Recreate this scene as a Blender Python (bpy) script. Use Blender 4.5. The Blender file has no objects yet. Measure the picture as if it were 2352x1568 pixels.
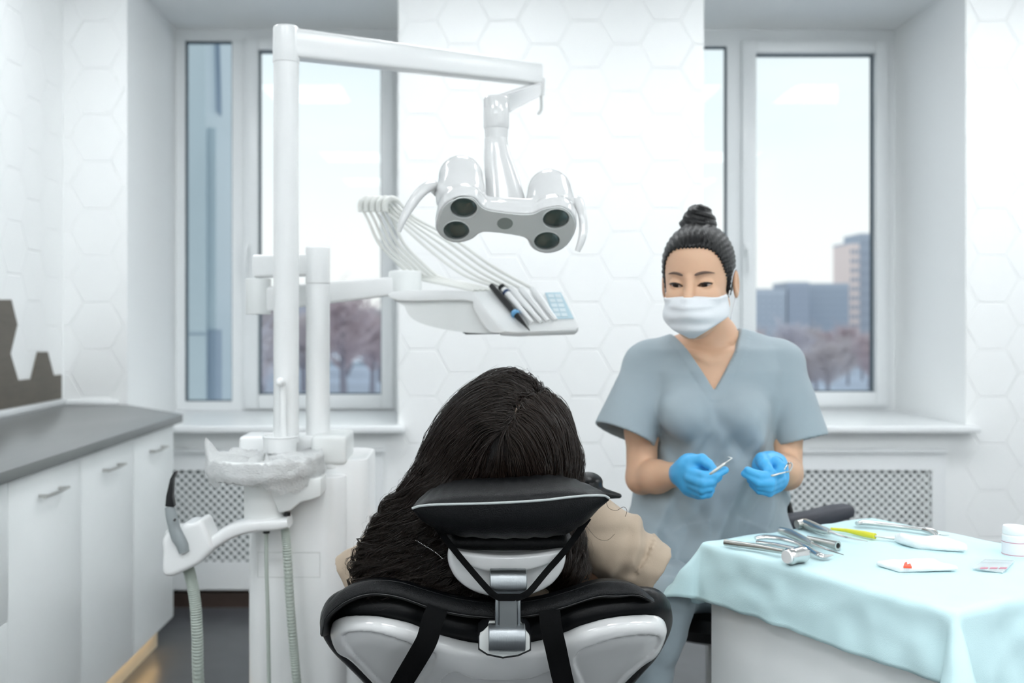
import bpy, math, random
import numpy as np
from mathutils import Vector
random.seed(7); rng = np.random.default_rng(7)
sc = bpy.context.scene
C = sc.collection
# ---------------------------------------------------------------- camera maths
F = 2287.0; PX0 = 1080.0; PY0 = 740.0; CZ = 1.30
def W(px, py, Y):
    return np.array([(px-PX0)/F*Y, Y, CZ-(py-PY0)/F*Y])
def WZ(px, py, z):                       # point of a level surface
    return W(px, py, F*(CZ-z)/(py-PY0))
def WP(px, py, p, n):                    # ray meets a tilted plane
    d = np.array([(px-PX0)/F, 1.0, -(py-PY0)/F]); o = np.array([0, 0, CZ])
    t = np.dot(np.array(p)-o, n)/np.dot(d, n)
    return o+d*t
cam = bpy.data.cameras.new('camera'); co = bpy.data.objects.new('camera', cam); C.objects.link(co)
co.location = (0, 0, CZ); co.rotation_euler = (math.pi/2, 0, 0)
cam.sensor_width = 36; cam.lens = F/2352*36
cam.shift_x = (1176-PX0)/2352; cam.shift_y = -(784-PY0)/2352
cam.clip_start = .05; cam.clip_end = 2000
cam.dof.use_dof = True; cam.dof.focus_distance = 1.68; cam.dof.aperture_fstop = 3.2
sc.camera = co
sc.view_settings.view_transform = 'Standard'; sc.view_settings.look = 'None'
sc.view_settings.gamma = 1; sc.view_settings.use_curve_mapping = False
sc.view_settings.exposure = 0.0
# ---------------------------------------------------------------- objects
ORG = {}
def tag(o, label, cat, group=None, kind=None):
    if label: o['label'] = label
    if cat: o['category'] = cat
    if group: o['group'] = group
    if kind: o['kind'] = kind
    return o
def thing(name, loc, label, cat, group=None):
    o = bpy.data.objects.new(name, None); C.objects.link(o)
    o.empty_display_size = .05
    o.location = [float(v) for v in loc]; ORG[o.name] = np.array(loc, float)
    return tag(o, label, cat, group)
def mesh_np(name, V, Fq):
    V = np.asarray(V, np.float32)
    me = bpy.data.meshes.new(name)
    if isinstance(Fq, np.ndarray):
        n, k = Fq.shape
        me.vertices.add(len(V)); me.vertices.foreach_set('co', V.ravel())
        me.loops.add(n*k); me.loops.foreach_set('vertex_index', Fq.astype(np.int32).ravel())
        me.polygons.add(n); me.polygons.foreach_set('loop_start', np.arange(n, dtype=np.int32)*k)
        me.polygons.foreach_set('loop_total', np.full(n, k, np.int32))
        me.update(calc_edges=True); me.validate()
    else:
        me.from_pydata(V.tolist(), [], Fq); me.update()
    return me
def obj(name, V, Fq, m, parent=None, smooth=True, label=None, angle=None):
    V = np.asarray(V, float)
    if parent is not None: org = ORG[parent.name]
    else:
        lo, hi = V.min(0), V.max(0); org = np.array([(lo[0]+hi[0])/2, (lo[1]+hi[1])/2, lo[2]])
    me = mesh_np(name, V-org, Fq)
    for mm in (m if isinstance(m, (list, tuple)) else [m]): me.materials.append(mm)
    if smooth:
        me.polygons.foreach_set('use_smooth', [True]*len(me.polygons))
        if angle is not None: me.set_sharp_from_angle(angle=math.radians(angle))
    o = bpy.data.objects.new(name, me); C.objects.link(o)
    if parent is not None: o.parent = parent
    else: o.location = org.tolist()
    ORG[o.name] = org
    if label: o['label'] = label
    return o
def struct(name, mb, m, smooth=False, parent=None):
    o = mb.obj(name, m, parent, smooth=smooth)
    if parent is None: o['kind'] = 'structure'
    return o
def nrm(v):
    v = np.asarray(v, float); return v/np.linalg.norm(v)
def catmull(pts, n=8):
    P = np.asarray(pts, float)
    P = np.vstack([2*P[0]-P[1], P, 2*P[-1]-P[-2]]); out = []
    for i in range(1, len(P)-2):
        for k in range(n):
            t = k/n; a, b, c, d = P[i-1], P[i], P[i+1], P[i+2]
            out.append(.5*((2*b)+(-a+c)*t+(2*a-5*b+4*c-d)*t*t+(-a+3*b-3*c+d)*t**3))
    out.append(P[-2]); return np.array(out)
class MB:
    def __init__(s): s.V = []; s.F = []
    def add(s, V, Fq):
        b = len(s.V); s.V += [tuple(map(float, v)) for v in V]; s.F += [tuple(int(b+i) for i in f) for f in Fq]; return s
    def box(s, x0, x1, y0, y1, z0, z1):
        V = [(x0,y0,z0),(x1,y0,z0),(x1,y1,z0),(x0,y1,z0),(x0,y0,z1),(x1,y0,z1),(x1,y1,z1),(x0,y1,z1)]
        return s.add(V, [(0,3,2,1),(4,5,6,7),(0,1,5,4),(1,2,6,5),(2,3,7,6),(3,0,4,7)])
    def rings(s, R, closed=False, caps=True):
        n = len(R[0]); V = [v for r in R for v in r]; Fq = []
        m = len(R)
        for i in range(m if closed else m-1):
            j = (i+1) % m
            for k in range(n):
                l = (k+1) % n; Fq.append((i*n+k, i*n+l, j*n+l, j*n+k))
        if caps and not closed:
            Fq.append(tuple(range(n-1, -1, -1))); Fq.append(tuple((m-1)*n+k for k in range(n)))
        return s.add(V, Fq)
    def tube(s, path, r, n=12, flat=None, caps=True, closed=False, up=(0,0,1)):
        P = np.asarray(path, float); m = len(P)
        if np.isscalar(r): r = [r]*m
        else: r = np.interp(np.linspace(0, 1, m), np.linspace(0, 1, len(r)), r)
        T = np.gradient(P, axis=0) if not closed else np.roll(P, -1, 0)-np.roll(P, 1, 0)
        T = T/np.maximum(np.linalg.norm(T, axis=1)[:, None], 1e-9)
        u = np.array(up, float)
        if abs(np.dot(u, T[0])) > .9: u = np.array([1., 0, 0])
        a = nrm(np.cross(u, T[0])); R = []
        for i in range(m):
            a = a-np.dot(a, T[i])*T[i]; a = nrm(a); b = np.cross(T[i], a)
            fl = 1 if flat is None else flat
            R.append([P[i]+r[i]*(math.cos(t)*a+fl*math.sin(t)*b) for t in np.linspace(0, 2*math.pi, n, endpoint=False)])
        return s.rings(R, closed=closed, caps=caps)
    def cyl(s, a, b, r, r2=None, n=24, bev=0.0):
        a = np.array(a, float); b = np.array(b, float); r2 = r if r2 is None else r2
        T = nrm(b-a)
        if bev > 0: return s._cylb(a, b, r, r2, n, bev)
        return s.tube([a, b], [r, r2], n)
    def _cylb(s, a, b, r, r2, n, bev):
        a = np.array(a, float); b = np.array(b, float)
        T = nrm(b-a); u = np.array([0, 0, 1.]) if abs(T[2]) < .9 else np.array([1., 0, 0])
        x = nrm(np.cross(u, T)); y = np.cross(T, x); L = np.linalg.norm(b-a); R = []
        pp = [(bev*(1-math.sin(t)), bev*(1-math.cos(t))) for t in np.linspace(math.pi/2, 0, 5)]
        seq = [(d, ins) for d, ins in pp]            # end -> side
        for d, ins in seq: R.append((a+T*d, r-ins))
        for d, ins in reversed(seq): R.append((b-T*d, r2-ins))
        RR = [[c+rr*(math.cos(t)*x+math.sin(t)*y) for t in np.linspace(0, 2*math.pi, n, endpoint=False)] for c, rr in R]
        return s.rings(RR)
    def lathe(s, prof, c=(0,0,0), n=32, axis=(0,0,1), caps=True):
        T = nrm(axis); u = np.array([1., 0, 0]) if abs(T[0]) < .9 else np.array([0, 1., 0])
        x = nrm(u-np.dot(u, T)*T); y = np.cross(T, x); c = np.array(c, float)
        R = [[c+T*h+r*(math.cos(t)*x+math.sin(t)*y) for t in np.linspace(0, 2*math.pi, n, endpoint=False)] for r, h in prof]
        return s.rings(R, caps=caps)
    def sphere(s, c, r, n=16, m=10, sc_=(1,1,1)):
        c = np.array(c, float)
        R = [[c+np.array([r*sc_[0]*math.sin(p)*math.cos(t), r*sc_[1]*math.sin(p)*math.sin(t), r*sc_[2]*math.cos(p)]) for t in np.linspace(0, 2*math.pi, n, endpoint=False)] for p in np.linspace(math.pi-.05, .05, m)]
        return s.rings(R)
    def prism(s, poly, ext):
        """poly: 3D points of a face, ext: vector"""
        P = np.asarray(poly, float); n = len(P); e = np.array(ext, float)
        V = list(P)+list(P+e)
        Fq = [tuple(range(n)), tuple(range(2*n-1, n-1, -1))]+[(i, n+i, n+(i+1) % n, (i+1) % n) for i in range(n)]
        return s.add(V, Fq)
    def obj(s, name, m, parent=None, smooth=True, label=None, bevel=0, seg=2, angle=35, fix=True):
        o = obj(name, s.V, s.F, m, parent, smooth, label)
        import bmesh
        bm = bmesh.new(); bm.from_mesh(o.data)
        if fix: bmesh.ops.recalc_face_normals(bm, faces=bm.faces)
        if bevel:
            es = [e for e in bm.edges if len(e.link_faces) == 2 and e.calc_face_angle(0) > math.radians(30)]
            bmesh.ops.bevel(bm, geom=es, offset=bevel, segments=seg, profile=.5, affect='EDGES', clamp_overlap=True)
            for f in bm.faces: f.smooth = True
            smooth = True
        bm.to_mesh(o.data); bm.free()
        if smooth: o.data.set_sharp_from_angle(angle=math.radians(angle))
        return o
# ---------------------------------------------------------------- SDF modelling
def surfnet(f, org, h):
    nx, ny, nz = f.shape; s = f < 0
    offs = [(i, j, k) for i in (0, 1) for j in (0, 1) for k in (0, 1)]
    cnt = sum(s[i:nx-1+i, j:ny-1+j, k:nz-1+k].astype(np.int8) for i, j, k in offs)
    act = (cnt > 0) & (cnt < 8); idx = np.argwhere(act)
    vals = {o: f[idx[:, 0]+o[0], idx[:, 1]+o[1], idx[:, 2]+o[2]] for o in offs}
    acc = np.zeros((len(idx), 3)); num = np.zeros(len(idx))
    for a in offs:
        for ax in range(3):
            if a[ax]: continue
            b = list(a); b[ax] = 1; b = tuple(b)
            fa, fb = vals[a], vals[b]; m = (fa < 0) != (fb < 0)
            t = np.where(m, fa/np.where(m, fa-fb, 1), 0)
            p = np.array(a, float)[None]+0*acc; p[:, ax] = t
            acc += p*m[:, None]; num += m
    V = (idx+acc/num[:, None])*h+np.array(org)
    mp = -np.ones(act.shape, np.int64); mp[act] = np.arange(len(idx))
    Fs = []
    for ax in range(3):
        u, v = [(1, 2), (2, 0), (0, 1)][ax]
        sl0 = [slice(None)]*3; sl1 = [slice(None)]*3; sl0[ax] = slice(0, -1); sl1[ax] = slice(1, None)
        a, b = s[tuple(sl0)], s[tuple(sl1)]
        e = np.argwhere(a != b); e = e[(e[:, u] > 0) & (e[:, v] > 0) & (e[:, u] < f.shape[u]-1) & (e[:, v] < f.shape[v]-1)]
        fl = a[e[:, 0], e[:, 1], e[:, 2]]
        def g(du, dv):
            q = e.copy(); q[:, u] -= du; q[:, v] -= dv; return mp[q[:, 0], q[:, 1], q[:, 2]]
        q = np.stack([g(0, 0), g(1, 0), g(1, 1), g(0, 1)], 1)
        q[~fl] = q[~fl][:, ::-1]; Fs.append(q)
    Fq = np.vstack(Fs); Fq = Fq[(Fq >= 0).all(1)]
    return V, Fq
def sdf_mesh(fn, lo, hi, h):
    lo = np.array(lo, float); hi = np.array(hi, float)
    ax = [np.arange(lo[i], hi[i]+h, h) for i in range(3)]
    P = np.stack(np.meshgrid(*ax, indexing='ij'), -1).astype(np.float32)
    return surfnet(fn(P), lo, h)
def ln(P): return np.sqrt((P*P).sum(-1))
def rcone(P, a, b, ra, rb):
    a = np.array(a, np.float32); b = np.array(b, np.float32); ba = b-a
    t = np.clip(((P-a)@ba)/max(float(ba@ba), 1e-9), 0, 1)
    return ln(P-a-t[..., None]*ba)-(ra+(rb-ra)*t)
def ell(P, c, r, R=None):
    q = P-np.array(c, np.float32)
    if R is not None: q = q@np.asarray(R, np.float32)
    r = np.array(r, np.float32); k0 = ln(q/r); k1 = np.maximum(ln(q/(r*r)), 1e-6)
    return k0*(k0-1)/k1
def rbox(P, c, hs, r, R=None):
    q = P-np.array(c, np.float32)
    if R is not None: q = q@np.asarray(R, np.float32)
    q = np.abs(q)-(np.array(hs, np.float32)-r)
    return ln(np.maximum(q, 0))+np.minimum(q.max(-1), 0)-r
def smin(a, b, k):
    h = np.clip(.5+.5*(b-a)/k, 0, 1); return b+(a-b)*h-k*h*(1-h)
def smax(a, b, k): return -smin(-a, -b, k)
def chain(P, pts, rad, k=.01):
    d = None
    for i in range(len(pts)-1):
        e = rcone(P, pts[i], pts[i+1], rad[i], rad[i+1])
        d = e if d is None else smin(d, e, k)
    return d
def poly2(u, v, poly):
    poly = np.asarray(poly, np.float32); n = len(poly)
    d = np.full(u.shape, 1e9, np.float32); s = np.ones(u.shape, np.float32)
    for i in range(n):
        a = poly[i]; b = poly[i-1]; e = b-a; wx = u-a[0]; wy = v-a[1]
        t = np.clip((wx*e[0]+wy*e[1])/(e@e), 0, 1); bx = wx-e[0]*t; by = wy-e[1]*t
        d = np.minimum(d, bx*bx+by*by)
        c1 = v >= a[1]; c2 = v < b[1]; c3 = e[0]*wy > e[1]*wx
        fl = (c1 & c2 & c3) | (~c1 & ~c2 & ~c3); s = np.where(fl, -s, s)
    return s*np.sqrt(d)
def extrude(d2, w, half, r):
    a = d2+r; b = np.abs(w)-half+r
    return np.minimum(np.maximum(a, b), 0)+np.sqrt(np.maximum(a, 0)**2+np.maximum(b, 0)**2)-r
def smooth_poly(pts, n=6):
    P = np.asarray(pts, float); m = len(P); out = []
    for i in range(m):
        a, b, c, d = P[i-1], P[i], P[(i+1) % m], P[(i+2) % m]
        for k in range(n):
            t = k/n; out.append(.5*((2*b)+(-a+c)*t+(2*a-5*b+4*c-d)*t*t+(-a+3*b-3*c+d)*t**3))
    return np.array(out)
_tab = rng.random((32, 32, 32)).astype(np.float32)*2-1
def noise(P, f):
    q = P*np.array(f, np.float32)+100; i = np.floor(q).astype(np.int32); t = q-i; t = t*t*(3-2*t); out = 0
    for a in (0, 1):
        for b in (0, 1):
            for c in (0, 1):
                w = (t[..., 0] if a else 1-t[..., 0])*(t[..., 1] if b else 1-t[..., 1])*(t[..., 2] if c else 1-t[..., 2])
                out = out+w*_tab[(i[..., 0]+a) & 31, (i[..., 1]+b) & 31, (i[..., 2]+c) & 31]
    return out
def sdf_obj(name, fn, lo, hi, h, m, parent=None, label=None, world=None):
    V, Fq = sdf_mesh(fn, lo, hi, h)
    if world is not None: V = world(V)
    return obj(name, V, Fq, m, parent, True, label)
# ---------------------------------------------------------------- materials
def s2l(c):
    return [((x/255)/12.92 if x/255 <= .04045 else ((x/255+.055)/1.055)**2.4) for x in c]
def mat(name, rgb, rough=.5, metal=0.0, var=0.0, vscale=20, bump=0.0, bscale=200, coat=0, sss=0, spec=.5, stretch=None, sheen=0, trans=0, alpha=1):
    m = bpy.data.materials.new(name); m.use_nodes = True; nt = m.node_tree; N = nt.nodes; L = nt.links
    b = N['Principled BSDF']; col = s2l(rgb)+[1]
    b.inputs['Base Color'].default_value = col; b.inputs['Roughness'].default_value = rough
    b.inputs['Metallic'].default_value = metal; b.inputs['Coat Weight'].default_value = coat; b.inputs['Coat Roughness'].default_value = .08
    b.inputs['Specular IOR Level'].default_value = spec; b.inputs['Alpha'].default_value = alpha
    if sheen: b.inputs['Sheen Weight'].default_value = sheen
    if trans: b.inputs['Transmission Weight'].default_value = trans
    if sss:
        b.inputs['Subsurface Weight'].default_value = sss; b.inputs['Subsurface Radius'].default_value = (.012, .005, .003); b.inputs['Subsurface Scale'].default_value = 1
    tc = N.new('ShaderNodeTexCoord'); mp = N.new('ShaderNodeMapping'); L.new(tc.outputs['Object'], mp.inputs['Vector'])
    if stretch: mp.inputs['Scale'].default_value = stretch
    if var or True:
        n1 = N.new('ShaderNodeTexNoise'); n1.inputs['Scale'].default_value = vscale; n1.inputs['Detail'].default_value = 4
        L.new(mp.outputs[0], n1.inputs['Vector'])
        mx = N.new('ShaderNodeMix'); mx.data_type = 'RGBA'; v = max(var, .01)
        mx.inputs[6].default_value = [c*(1-v) for c in col[:3]]+[1]; mx.inputs[7].default_value = [min(1, c*(1+v)) for c in col[:3]]+[1]
        L.new(n1.outputs['Fac'], mx.inputs[0]); L.new(mx.outputs[2], b.inputs['Base Color'])
    if bump:
        n2 = N.new('ShaderNodeTexNoise'); n2.inputs['Scale'].default_value = bscale; n2.inputs['Detail'].default_value = 3
        L.new(mp.outputs[0], n2.inputs['Vector'])
        bp = N.new('ShaderNodeBump'); bp.inputs['Strength'].default_value = bump; bp.inputs['Distance'].default_value = .002
        L.new(n2.outputs['Fac'], bp.inputs['Height']); L.new(bp.outputs[0], b.inputs['Normal'])
    return m
def emis(name, rgb, st):
    m = bpy.data.materials.new(name); m.use_nodes = True; N = m.node_tree.nodes; L = m.node_tree.links
    N.remove(N['Principled BSDF']); e = N.new('ShaderNodeEmission'); e.inputs[0].default_value = s2l(rgb)+[1]; e.inputs[1].default_value = st
    L.new(e.outputs[0], N['Material Output'].inputs[0]); return m
def math_node(nt, op, a, b=None, c=None):
    n = nt.nodes.new('ShaderNodeMath'); n.operation = op
    for i, x in enumerate((a, b, c)):
        if x is None: continue
        if isinstance(x, (int, float)): n.inputs[i].default_value = x
        else: nt.links.new(x, n.inputs[i])
    return n.outputs[0]
def hex_mat(name, rgb, plane='XZ', R=.1235):
    """white wall of large glossy hexagon tiles with shallow grooves"""
    m = mat(name, rgb, rough=.38, var=.012, vscale=3); nt = m.node_tree; N = nt.nodes; L = nt.links
    geo = N.new('ShaderNodeNewGeometry'); sep = N.new('ShaderNodeSeparateXYZ'); L.new(geo.outputs['Position'], sep.inputs[0])
    x = sep.outputs['X' if plane == 'XZ' else 'Y']; z = sep.outputs['Z']
    M = lambda *a: math_node(nt, *a)
    w = R*math.sqrt(3)                     # flat-to-flat height of a flat-topped tile
    def cell(ox, oz):
        a = M('SUBTRACT', M('FLOORED_MODULO', M('ADD', x, ox), 3*R), 1.5*R)
        b = M('SUBTRACT', M('FLOORED_MODULO', M('ADD', z, oz), w), w/2)
        aa = M('ABSOLUTE', a); bb = M('ABSOLUTE', b)
        return M('MAXIMUM', M('ADD', M('MULTIPLY', aa, math.sqrt(3)/2), M('MULTIPLY', bb, .5)), bb)
    ox = 1.5*R+1.70+90*R; oz = -1.175+40*w
    d = M('MINIMUM', cell(ox, oz), cell(ox+1.5*R, oz+w/2))
    e = M('SUBTRACT', w/2, d)              # distance to the tile's edge
    h = M('MINIMUM', M('MULTIPLY', e, 1/.005), 1.0)
    bp = N.new('ShaderNodeBump'); bp.inputs['Strength'].default_value = .8; bp.inputs['Distance'].default_value = .003
    L.new(h, bp.inputs['Height']); L.new(bp.outputs[0], N['Principled BSDF'].inputs['Normal'])
    return m
white_wall = (247, 249, 249)
M_ = dict(
    wall=mat('plaster_white', white_wall, .6, var=.01, vscale=2),
    tile_b=hex_mat('hex_tile_back', white_wall), tile_l=hex_mat('hex_tile_left', white_wall, 'YZ'),
    ceil=mat('ceiling_white', (246, 248, 248), .8),
    pvc=mat('window_plastic', (238, 241, 242), .3),
    gasket=mat('gasket', (90, 105, 115), .6),
    cab=mat('cabinet_white', (242, 246, 246), .35), gap=mat('cabinet_gap', (150, 158, 160), .7),
    chrome=mat('chrome', (212, 213, 212), .2, 1.0), steel=mat('steel', (200, 200, 196), .33, 1.0, bump=.05),
    brushed=mat('brushed_aluminium', (150, 155, 158), .36, 1.0, bump=.15, bscale=600, stretch=(1, 1, .05)),
    counter=mat('laminate_grey', (112, 115, 115), .3, var=.12, vscale=12, stretch=(6, .6, 1)),
    oak=mat('smoked_oak', (96, 90, 80), .5, var=.28, vscale=14, stretch=(1, .6, 4)),
    cream=mat('plinth_cream', (226, 214, 190), .5),
    floor=mat('floor_slate', (78, 80, 84), .32, var=.28, vscale=9, bump=.1, bscale=40),
    brown=mat('skirting_brown', (74, 60, 54), .5, var=.2, vscale=8),
    unit=mat('unit_plastic', (238, 240, 240), .28, coat=.3), unit2=mat('unit_plastic_dull', (230, 233, 232), .4),
    gloss=mat('shell_gloss', (216, 217, 217), .12, coat=.6), grey=mat('grey_plastic', (214, 217, 215), .4),
    leather=mat('black_leather', (9, 11, 13), .36, spec=.2, bump=.5, bscale=520, var=.15, vscale=60),
    leather2=mat('black_leather_smooth', (8, 10, 12), .32, spec=.22, bump=.15, bscale=420),
    webbing=mat('black_webbing', (5, 6, 7), .9, spec=.15, bump=.3, bscale=900), piping=mat('grey_piping', (168, 174, 174), .5),
    black=mat('black_plastic', (18, 20, 22), .4), dgrey=mat('dark_grey', (58, 60, 68), .6),
    hose=mat('hose_greygreen', (176, 186, 178), .5), hosew=mat('hose_white', (222, 224, 220), .4),
    skin=mat('skin_light', (214, 174, 144), .5, sss=.15, var=.04, vscale=30),
    skin2=mat('skin_parting', (190, 165, 148), .7),
    scrub=mat('scrub_cotton', (152, 166, 173), .85, var=.03, vscale=40, bump=.15, bscale=900, sheen=.15),
    glove=mat('nitrile_blue', (70, 170, 226), .42, bump=.1, bscale=120),
    mask=mat('mask_paper', (226, 230, 234), .8, bump=.1, bscale=500),
    hair=mat('hair_black', (9, 9, 11), .38, spec=.35, bump=.9, bscale=60, stretch=(8, 1.2, .7), var=.3, vscale=60),
    hairb=mat('hair_dark_brown', (34, 25, 20), .28, spec=.4, var=.9, vscale=260),
    hairbase=mat('hair_base', (13, 10, 9), .7, bump=1, bscale=90, stretch=(6, 1, 1)),
    eye_w=mat('eye_white', (214, 208, 204), .3), eye_d=mat('eye_dark', (24, 16, 14), .15), brow=mat('brow', (104, 84, 74), .8),
    shirt=mat('beige_cotton', (172, 156, 138), .9, var=.04, vscale=30, bump=.2, bscale=700, sheen=.1),
    drape=mat('blue_drape', (206, 237, 241), .75, bump=.25, bscale=700, var=.02),
    yellow=mat('yellow_plastic', (222, 216, 52), .4), red=mat('red_plastic', (238, 96, 66), .5),
    gauze=mat('gauze_white', (240, 243, 244), .9, bump=.4, bscale=300),
    paper=mat('packet_paper', (236, 238, 240), .4), label=mat('label_white', (232, 232, 236), .5), pink=mat('label_pink', (196, 120, 140), .5),
    blue=mat('blue_collar', (96, 160, 206), .4), navy=mat('navy_ring', (40, 60, 96), .4),
    screen=mat('touch_panel', (196, 222, 232), .25), key=mat('touch_key', (222, 236, 242), .3),
    lens=mat('lamp_lens', (62, 76, 72), .12, coat=.6, var=.35, vscale=18), lensg=mat('lamp_sensor', (138, 146, 142), .3),
    rad=mat('radiator', (70, 90, 92), .6), lattice=mat('lattice_white', (232, 236, 236), .5),
)
LAMP=14.6; SKY=1.12
# ================================================================ ROOM
YW = 4.53; YG = 5.306            # face of the back wall, plane of the windows
XL = -1.852; XR = 3.0; YB = -2.2; CH = 3.0
# openings of the two windows (x0, x1, sill, top)
OP = [(-1.56, -.327, .836, 2.854), (1.063, 2.255, .836, 2.854)]
struct('floor', MB().box(XL-.3, XR+.3, YB-.3, YW+.25, -.1, 0), M_['floor'])
struct('ceiling', MB().box(XL-.3, XR+.3, YB-.3, YW+.3, CH, CH+.1), M_['ceil'])
struct('wall_left', MB().box(XL-.25, XL, YB, YW, 0, CH), M_['tile_l'])
struct('wall_right', MB().box(XR, XR+.25, YB, YW, 0, CH), M_['wall'])
struct('wall_front', MB().box(XL-.25, XR+.25, YB-.25, YB, 0, CH), M_['wall'])
# back wall: tiled piers (face), reveals of plaster
NB = .93
def pier(name, x0, x1):
    o = MB().box(x0, x1, YW, YG+.2, 0, CH).obj(name, [M_['tile_b'], M_['wall']], smooth=False); o['kind'] = 'structure'
    for p in o.data.polygons: p.material_index = 0 if p.normal.y < -.9 else 1
pier('wall_back', XL-.25, OP[0][0]); pier('wall_back', OP[0][1], OP[1][0]); pier('wall_back', OP[1][1], XR+.25)
for x0, x1, zs, zt in OP:
    struct('wall_back', MB().box(x0, x1, YW, YG+.2, zt, CH), M_['wall'])
    struct('wall_back', MB().box(x0, x1, YW+.22, YG+.2, 0, zs-.03), M_['wall'])
    k = 1 if x0 > 0 else 0
    cx0, cx1 = [(-1.44, -.43), (1.24, 2.12)][k]; zc = .708
    struct('wall_back', MB().box(x0, x1, YW, YW+.22, zc, zs-.03).box(x0, cx0, YW, YW+.22, 0, zc).box(cx1, x1, YW, YW+.22, 0, zc), M_['wall'])
# brown skirting in the niches under the sills
for i, (x0, x1, zs, zt) in enumerate(OP):
    struct('baseboard_back', MB().box([-1.438, 1.242][i], [-.432, 2.118][i], YW+.012, YW+.024, 0, .07), M_['brown'])
# window sills
for i, (x0, x1, zs, zt) in enumerate(OP):
    mb = MB(); z1 = zs; z0 = zs-.03
    P = [(x0-.0, YG), (x1, YG), (x1, YW-.001), (x1+(.03 if i else .03), YW-.001), (x1+.03, YW-.085), (x0-.03, YW-.085), (x0-.03, YW-.001), (x0, YW-.001)]
    mb.prism([(a, b, z0) for a, b in P], (0, 0, z1-z0))
    o = mb.obj('trim_%d' % (i+1), M_['pvc'], bevel=.006); o['kind'] = 'structure'
# windows
def window(n, x0, x1, z0, z1, px, name):
    """px: pixel bounds (in the window plane) of the fixed pane and of the casement pane"""
    X = lambda p: (p-PX0)/F*YG; Zf = lambda p: CZ-(p-PY0)/F*YG
    (a0, a1, at, ab), (b0, b1, bt, bb), mull, lw = px
    o = MB().box(x0, x1, YG-.035, YG+.035, z0, z1).V
    mb = MB()
    def frame(mb, xo0, xo1, zo0, zo1, xi0, xi1, zi0, zi1, y0, y1):
        mb.box(xo0, xi0, y0, y1, zo0, zo1); mb.box(xi1, xo1, y0, y1, zo0, zo1)
        mb.box(xi0, xi1, y0, y1, zo0, zi0); mb.box(xi0, xi1, y0, y1, zi1, zo1)
    A = (X(a0), X(a1), Zf(ab), Zf(at)); B = (X(b0), X(b1), Zf(bb), Zf(bt)); xm = X(mull)
    frame(mb, x0, xm, z0, z1, A[0], A[1], A[2], A[3], YG-.02, YG+.05)
    frame(mb, xm, x1, z0, z1, B[0]-.06, B[1]+.05, B[2]-.06, B[3]+.05, YG-.02, YG+.05)
    w = mb.obj(name, M_['pvc'], smooth=False, fix=False); w['kind'] = 'structure'
    s = MB(); frame(s, B[0]-.075, B[1]+.065, B[2]-.075, B[3]+.065, B[0], B[1], B[2], B[3], YG-.045, YG+.03)
    s.obj('casement', M_['pvc'], w, bevel=.006)
    for q in (A, B):
        g = MB(); frame(g, q[0]-.004, q[1]+.004, q[2]-.004, q[3]+.004, q[0]+.006, q[1]-.006, q[2]+.006, q[3]-.006, YG-.005, YG+.03)
        g.obj('gasket', M_['gasket'], w, smooth=False)
        MB().box(q[0]+.004, q[1]-.004, YG+.010, YG+.014, q[2]+.004, q[3]-.004).obj('pane', M_['glass'], w, smooth=False)
    h = MB(); hx = X(lw); hz = Zf(575)
    h.box(hx-.014, hx+.014, YG-.06, YG-.045, hz-.035, hz+.035); h.cyl((hx, YG-.085, hz), (hx, YG-.05, hz), .009); h.box(hx-.009, hx+.009, YG-.095, YG-.08, hz-.12, hz+.01)
    h.obj('window_handle', M_['pvc'], w, bevel=.003)
gm = bpy.data.materials.new('window_glass'); gm.use_nodes = True; nt = gm.node_tree; nt.nodes.remove(nt.nodes['Principled BSDF'])
tr = nt.nodes.new('ShaderNodeBsdfTransparent'); tr.inputs[0].default_value = (.95, .975, .975, 1)
gl = nt.nodes.new('ShaderNodeBsdfGlossy'); gl.inputs['Roughness'].default_value = .02; fr = nt.nodes.new('ShaderNodeFresnel'); fr.inputs[0].default_value = 1.22
mx = nt.nodes.new('ShaderNodeMixShader'); nt.links.new(fr.outputs[0], mx.inputs[0]); nt.links.new(tr.outputs[0], mx.inputs[1]); nt.links.new(gl.outputs[0], mx.inputs[2]); nt.links.new(mx.outputs[0], nt.nodes['Material Output'].inputs[0])
M_['glass'] = gm
window(1, *OP[0], ((427, 535, 96, 921), (596, 877, 118, 905), 552, 572), 'window_1')
window(2, *OP[1], ((1562, 1668, 108, 921), (1732, 2005, 126, 899), 1690, 1710), 'window_2')
# ---- radiator covers with lattice
def lattice(x0, x1, z0, z1, y, cell=.0263, bw=.0145, th=.006):
    mb = MB(); w = x1-x0; h = z1-z0; s2 = math.sqrt(2)
    for sgn, yo in ((1, 0), (-1, th*.6)):
        c = -h*s2/2
        c0 = 0.0
        k = -200
        while k < 200:
            c = k*cell; k += 1                       # line: u*cos45 + sgn*v*sin45 = c
            pts = []
            for u in (0, w):
                v = sgn*(c*s2-u)
                if 0 <= v <= h: pts.append((u, v))
            for v in (0, h):
                u = c*s2-sgn*v
                if 0 < u < w: pts.append((u, v))
            if len(pts) < 2: continue
            (ua, va), (ub, vb) = pts[0], pts[1]
            if math.hypot(ub-ua, vb-va) < .004: continue
            d = nrm([ub-ua, vb-va]); n = (-d[1]*bw/2, d[0]*bw/2)
            cl = lambda u, v: (min(max(u, 0), w), min(max(v, 0), h))
            q = [cl(ua+n[0], va+n[1]), cl(ua-n[0], va-n[1]), cl(ub-n[0], vb-n[1]), cl(ub+n[0], vb+n[1])]
            mb.prism([(x0+a, y+yo, z0+b) for a, b in q], (0, th, 0))
    return mb
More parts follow.
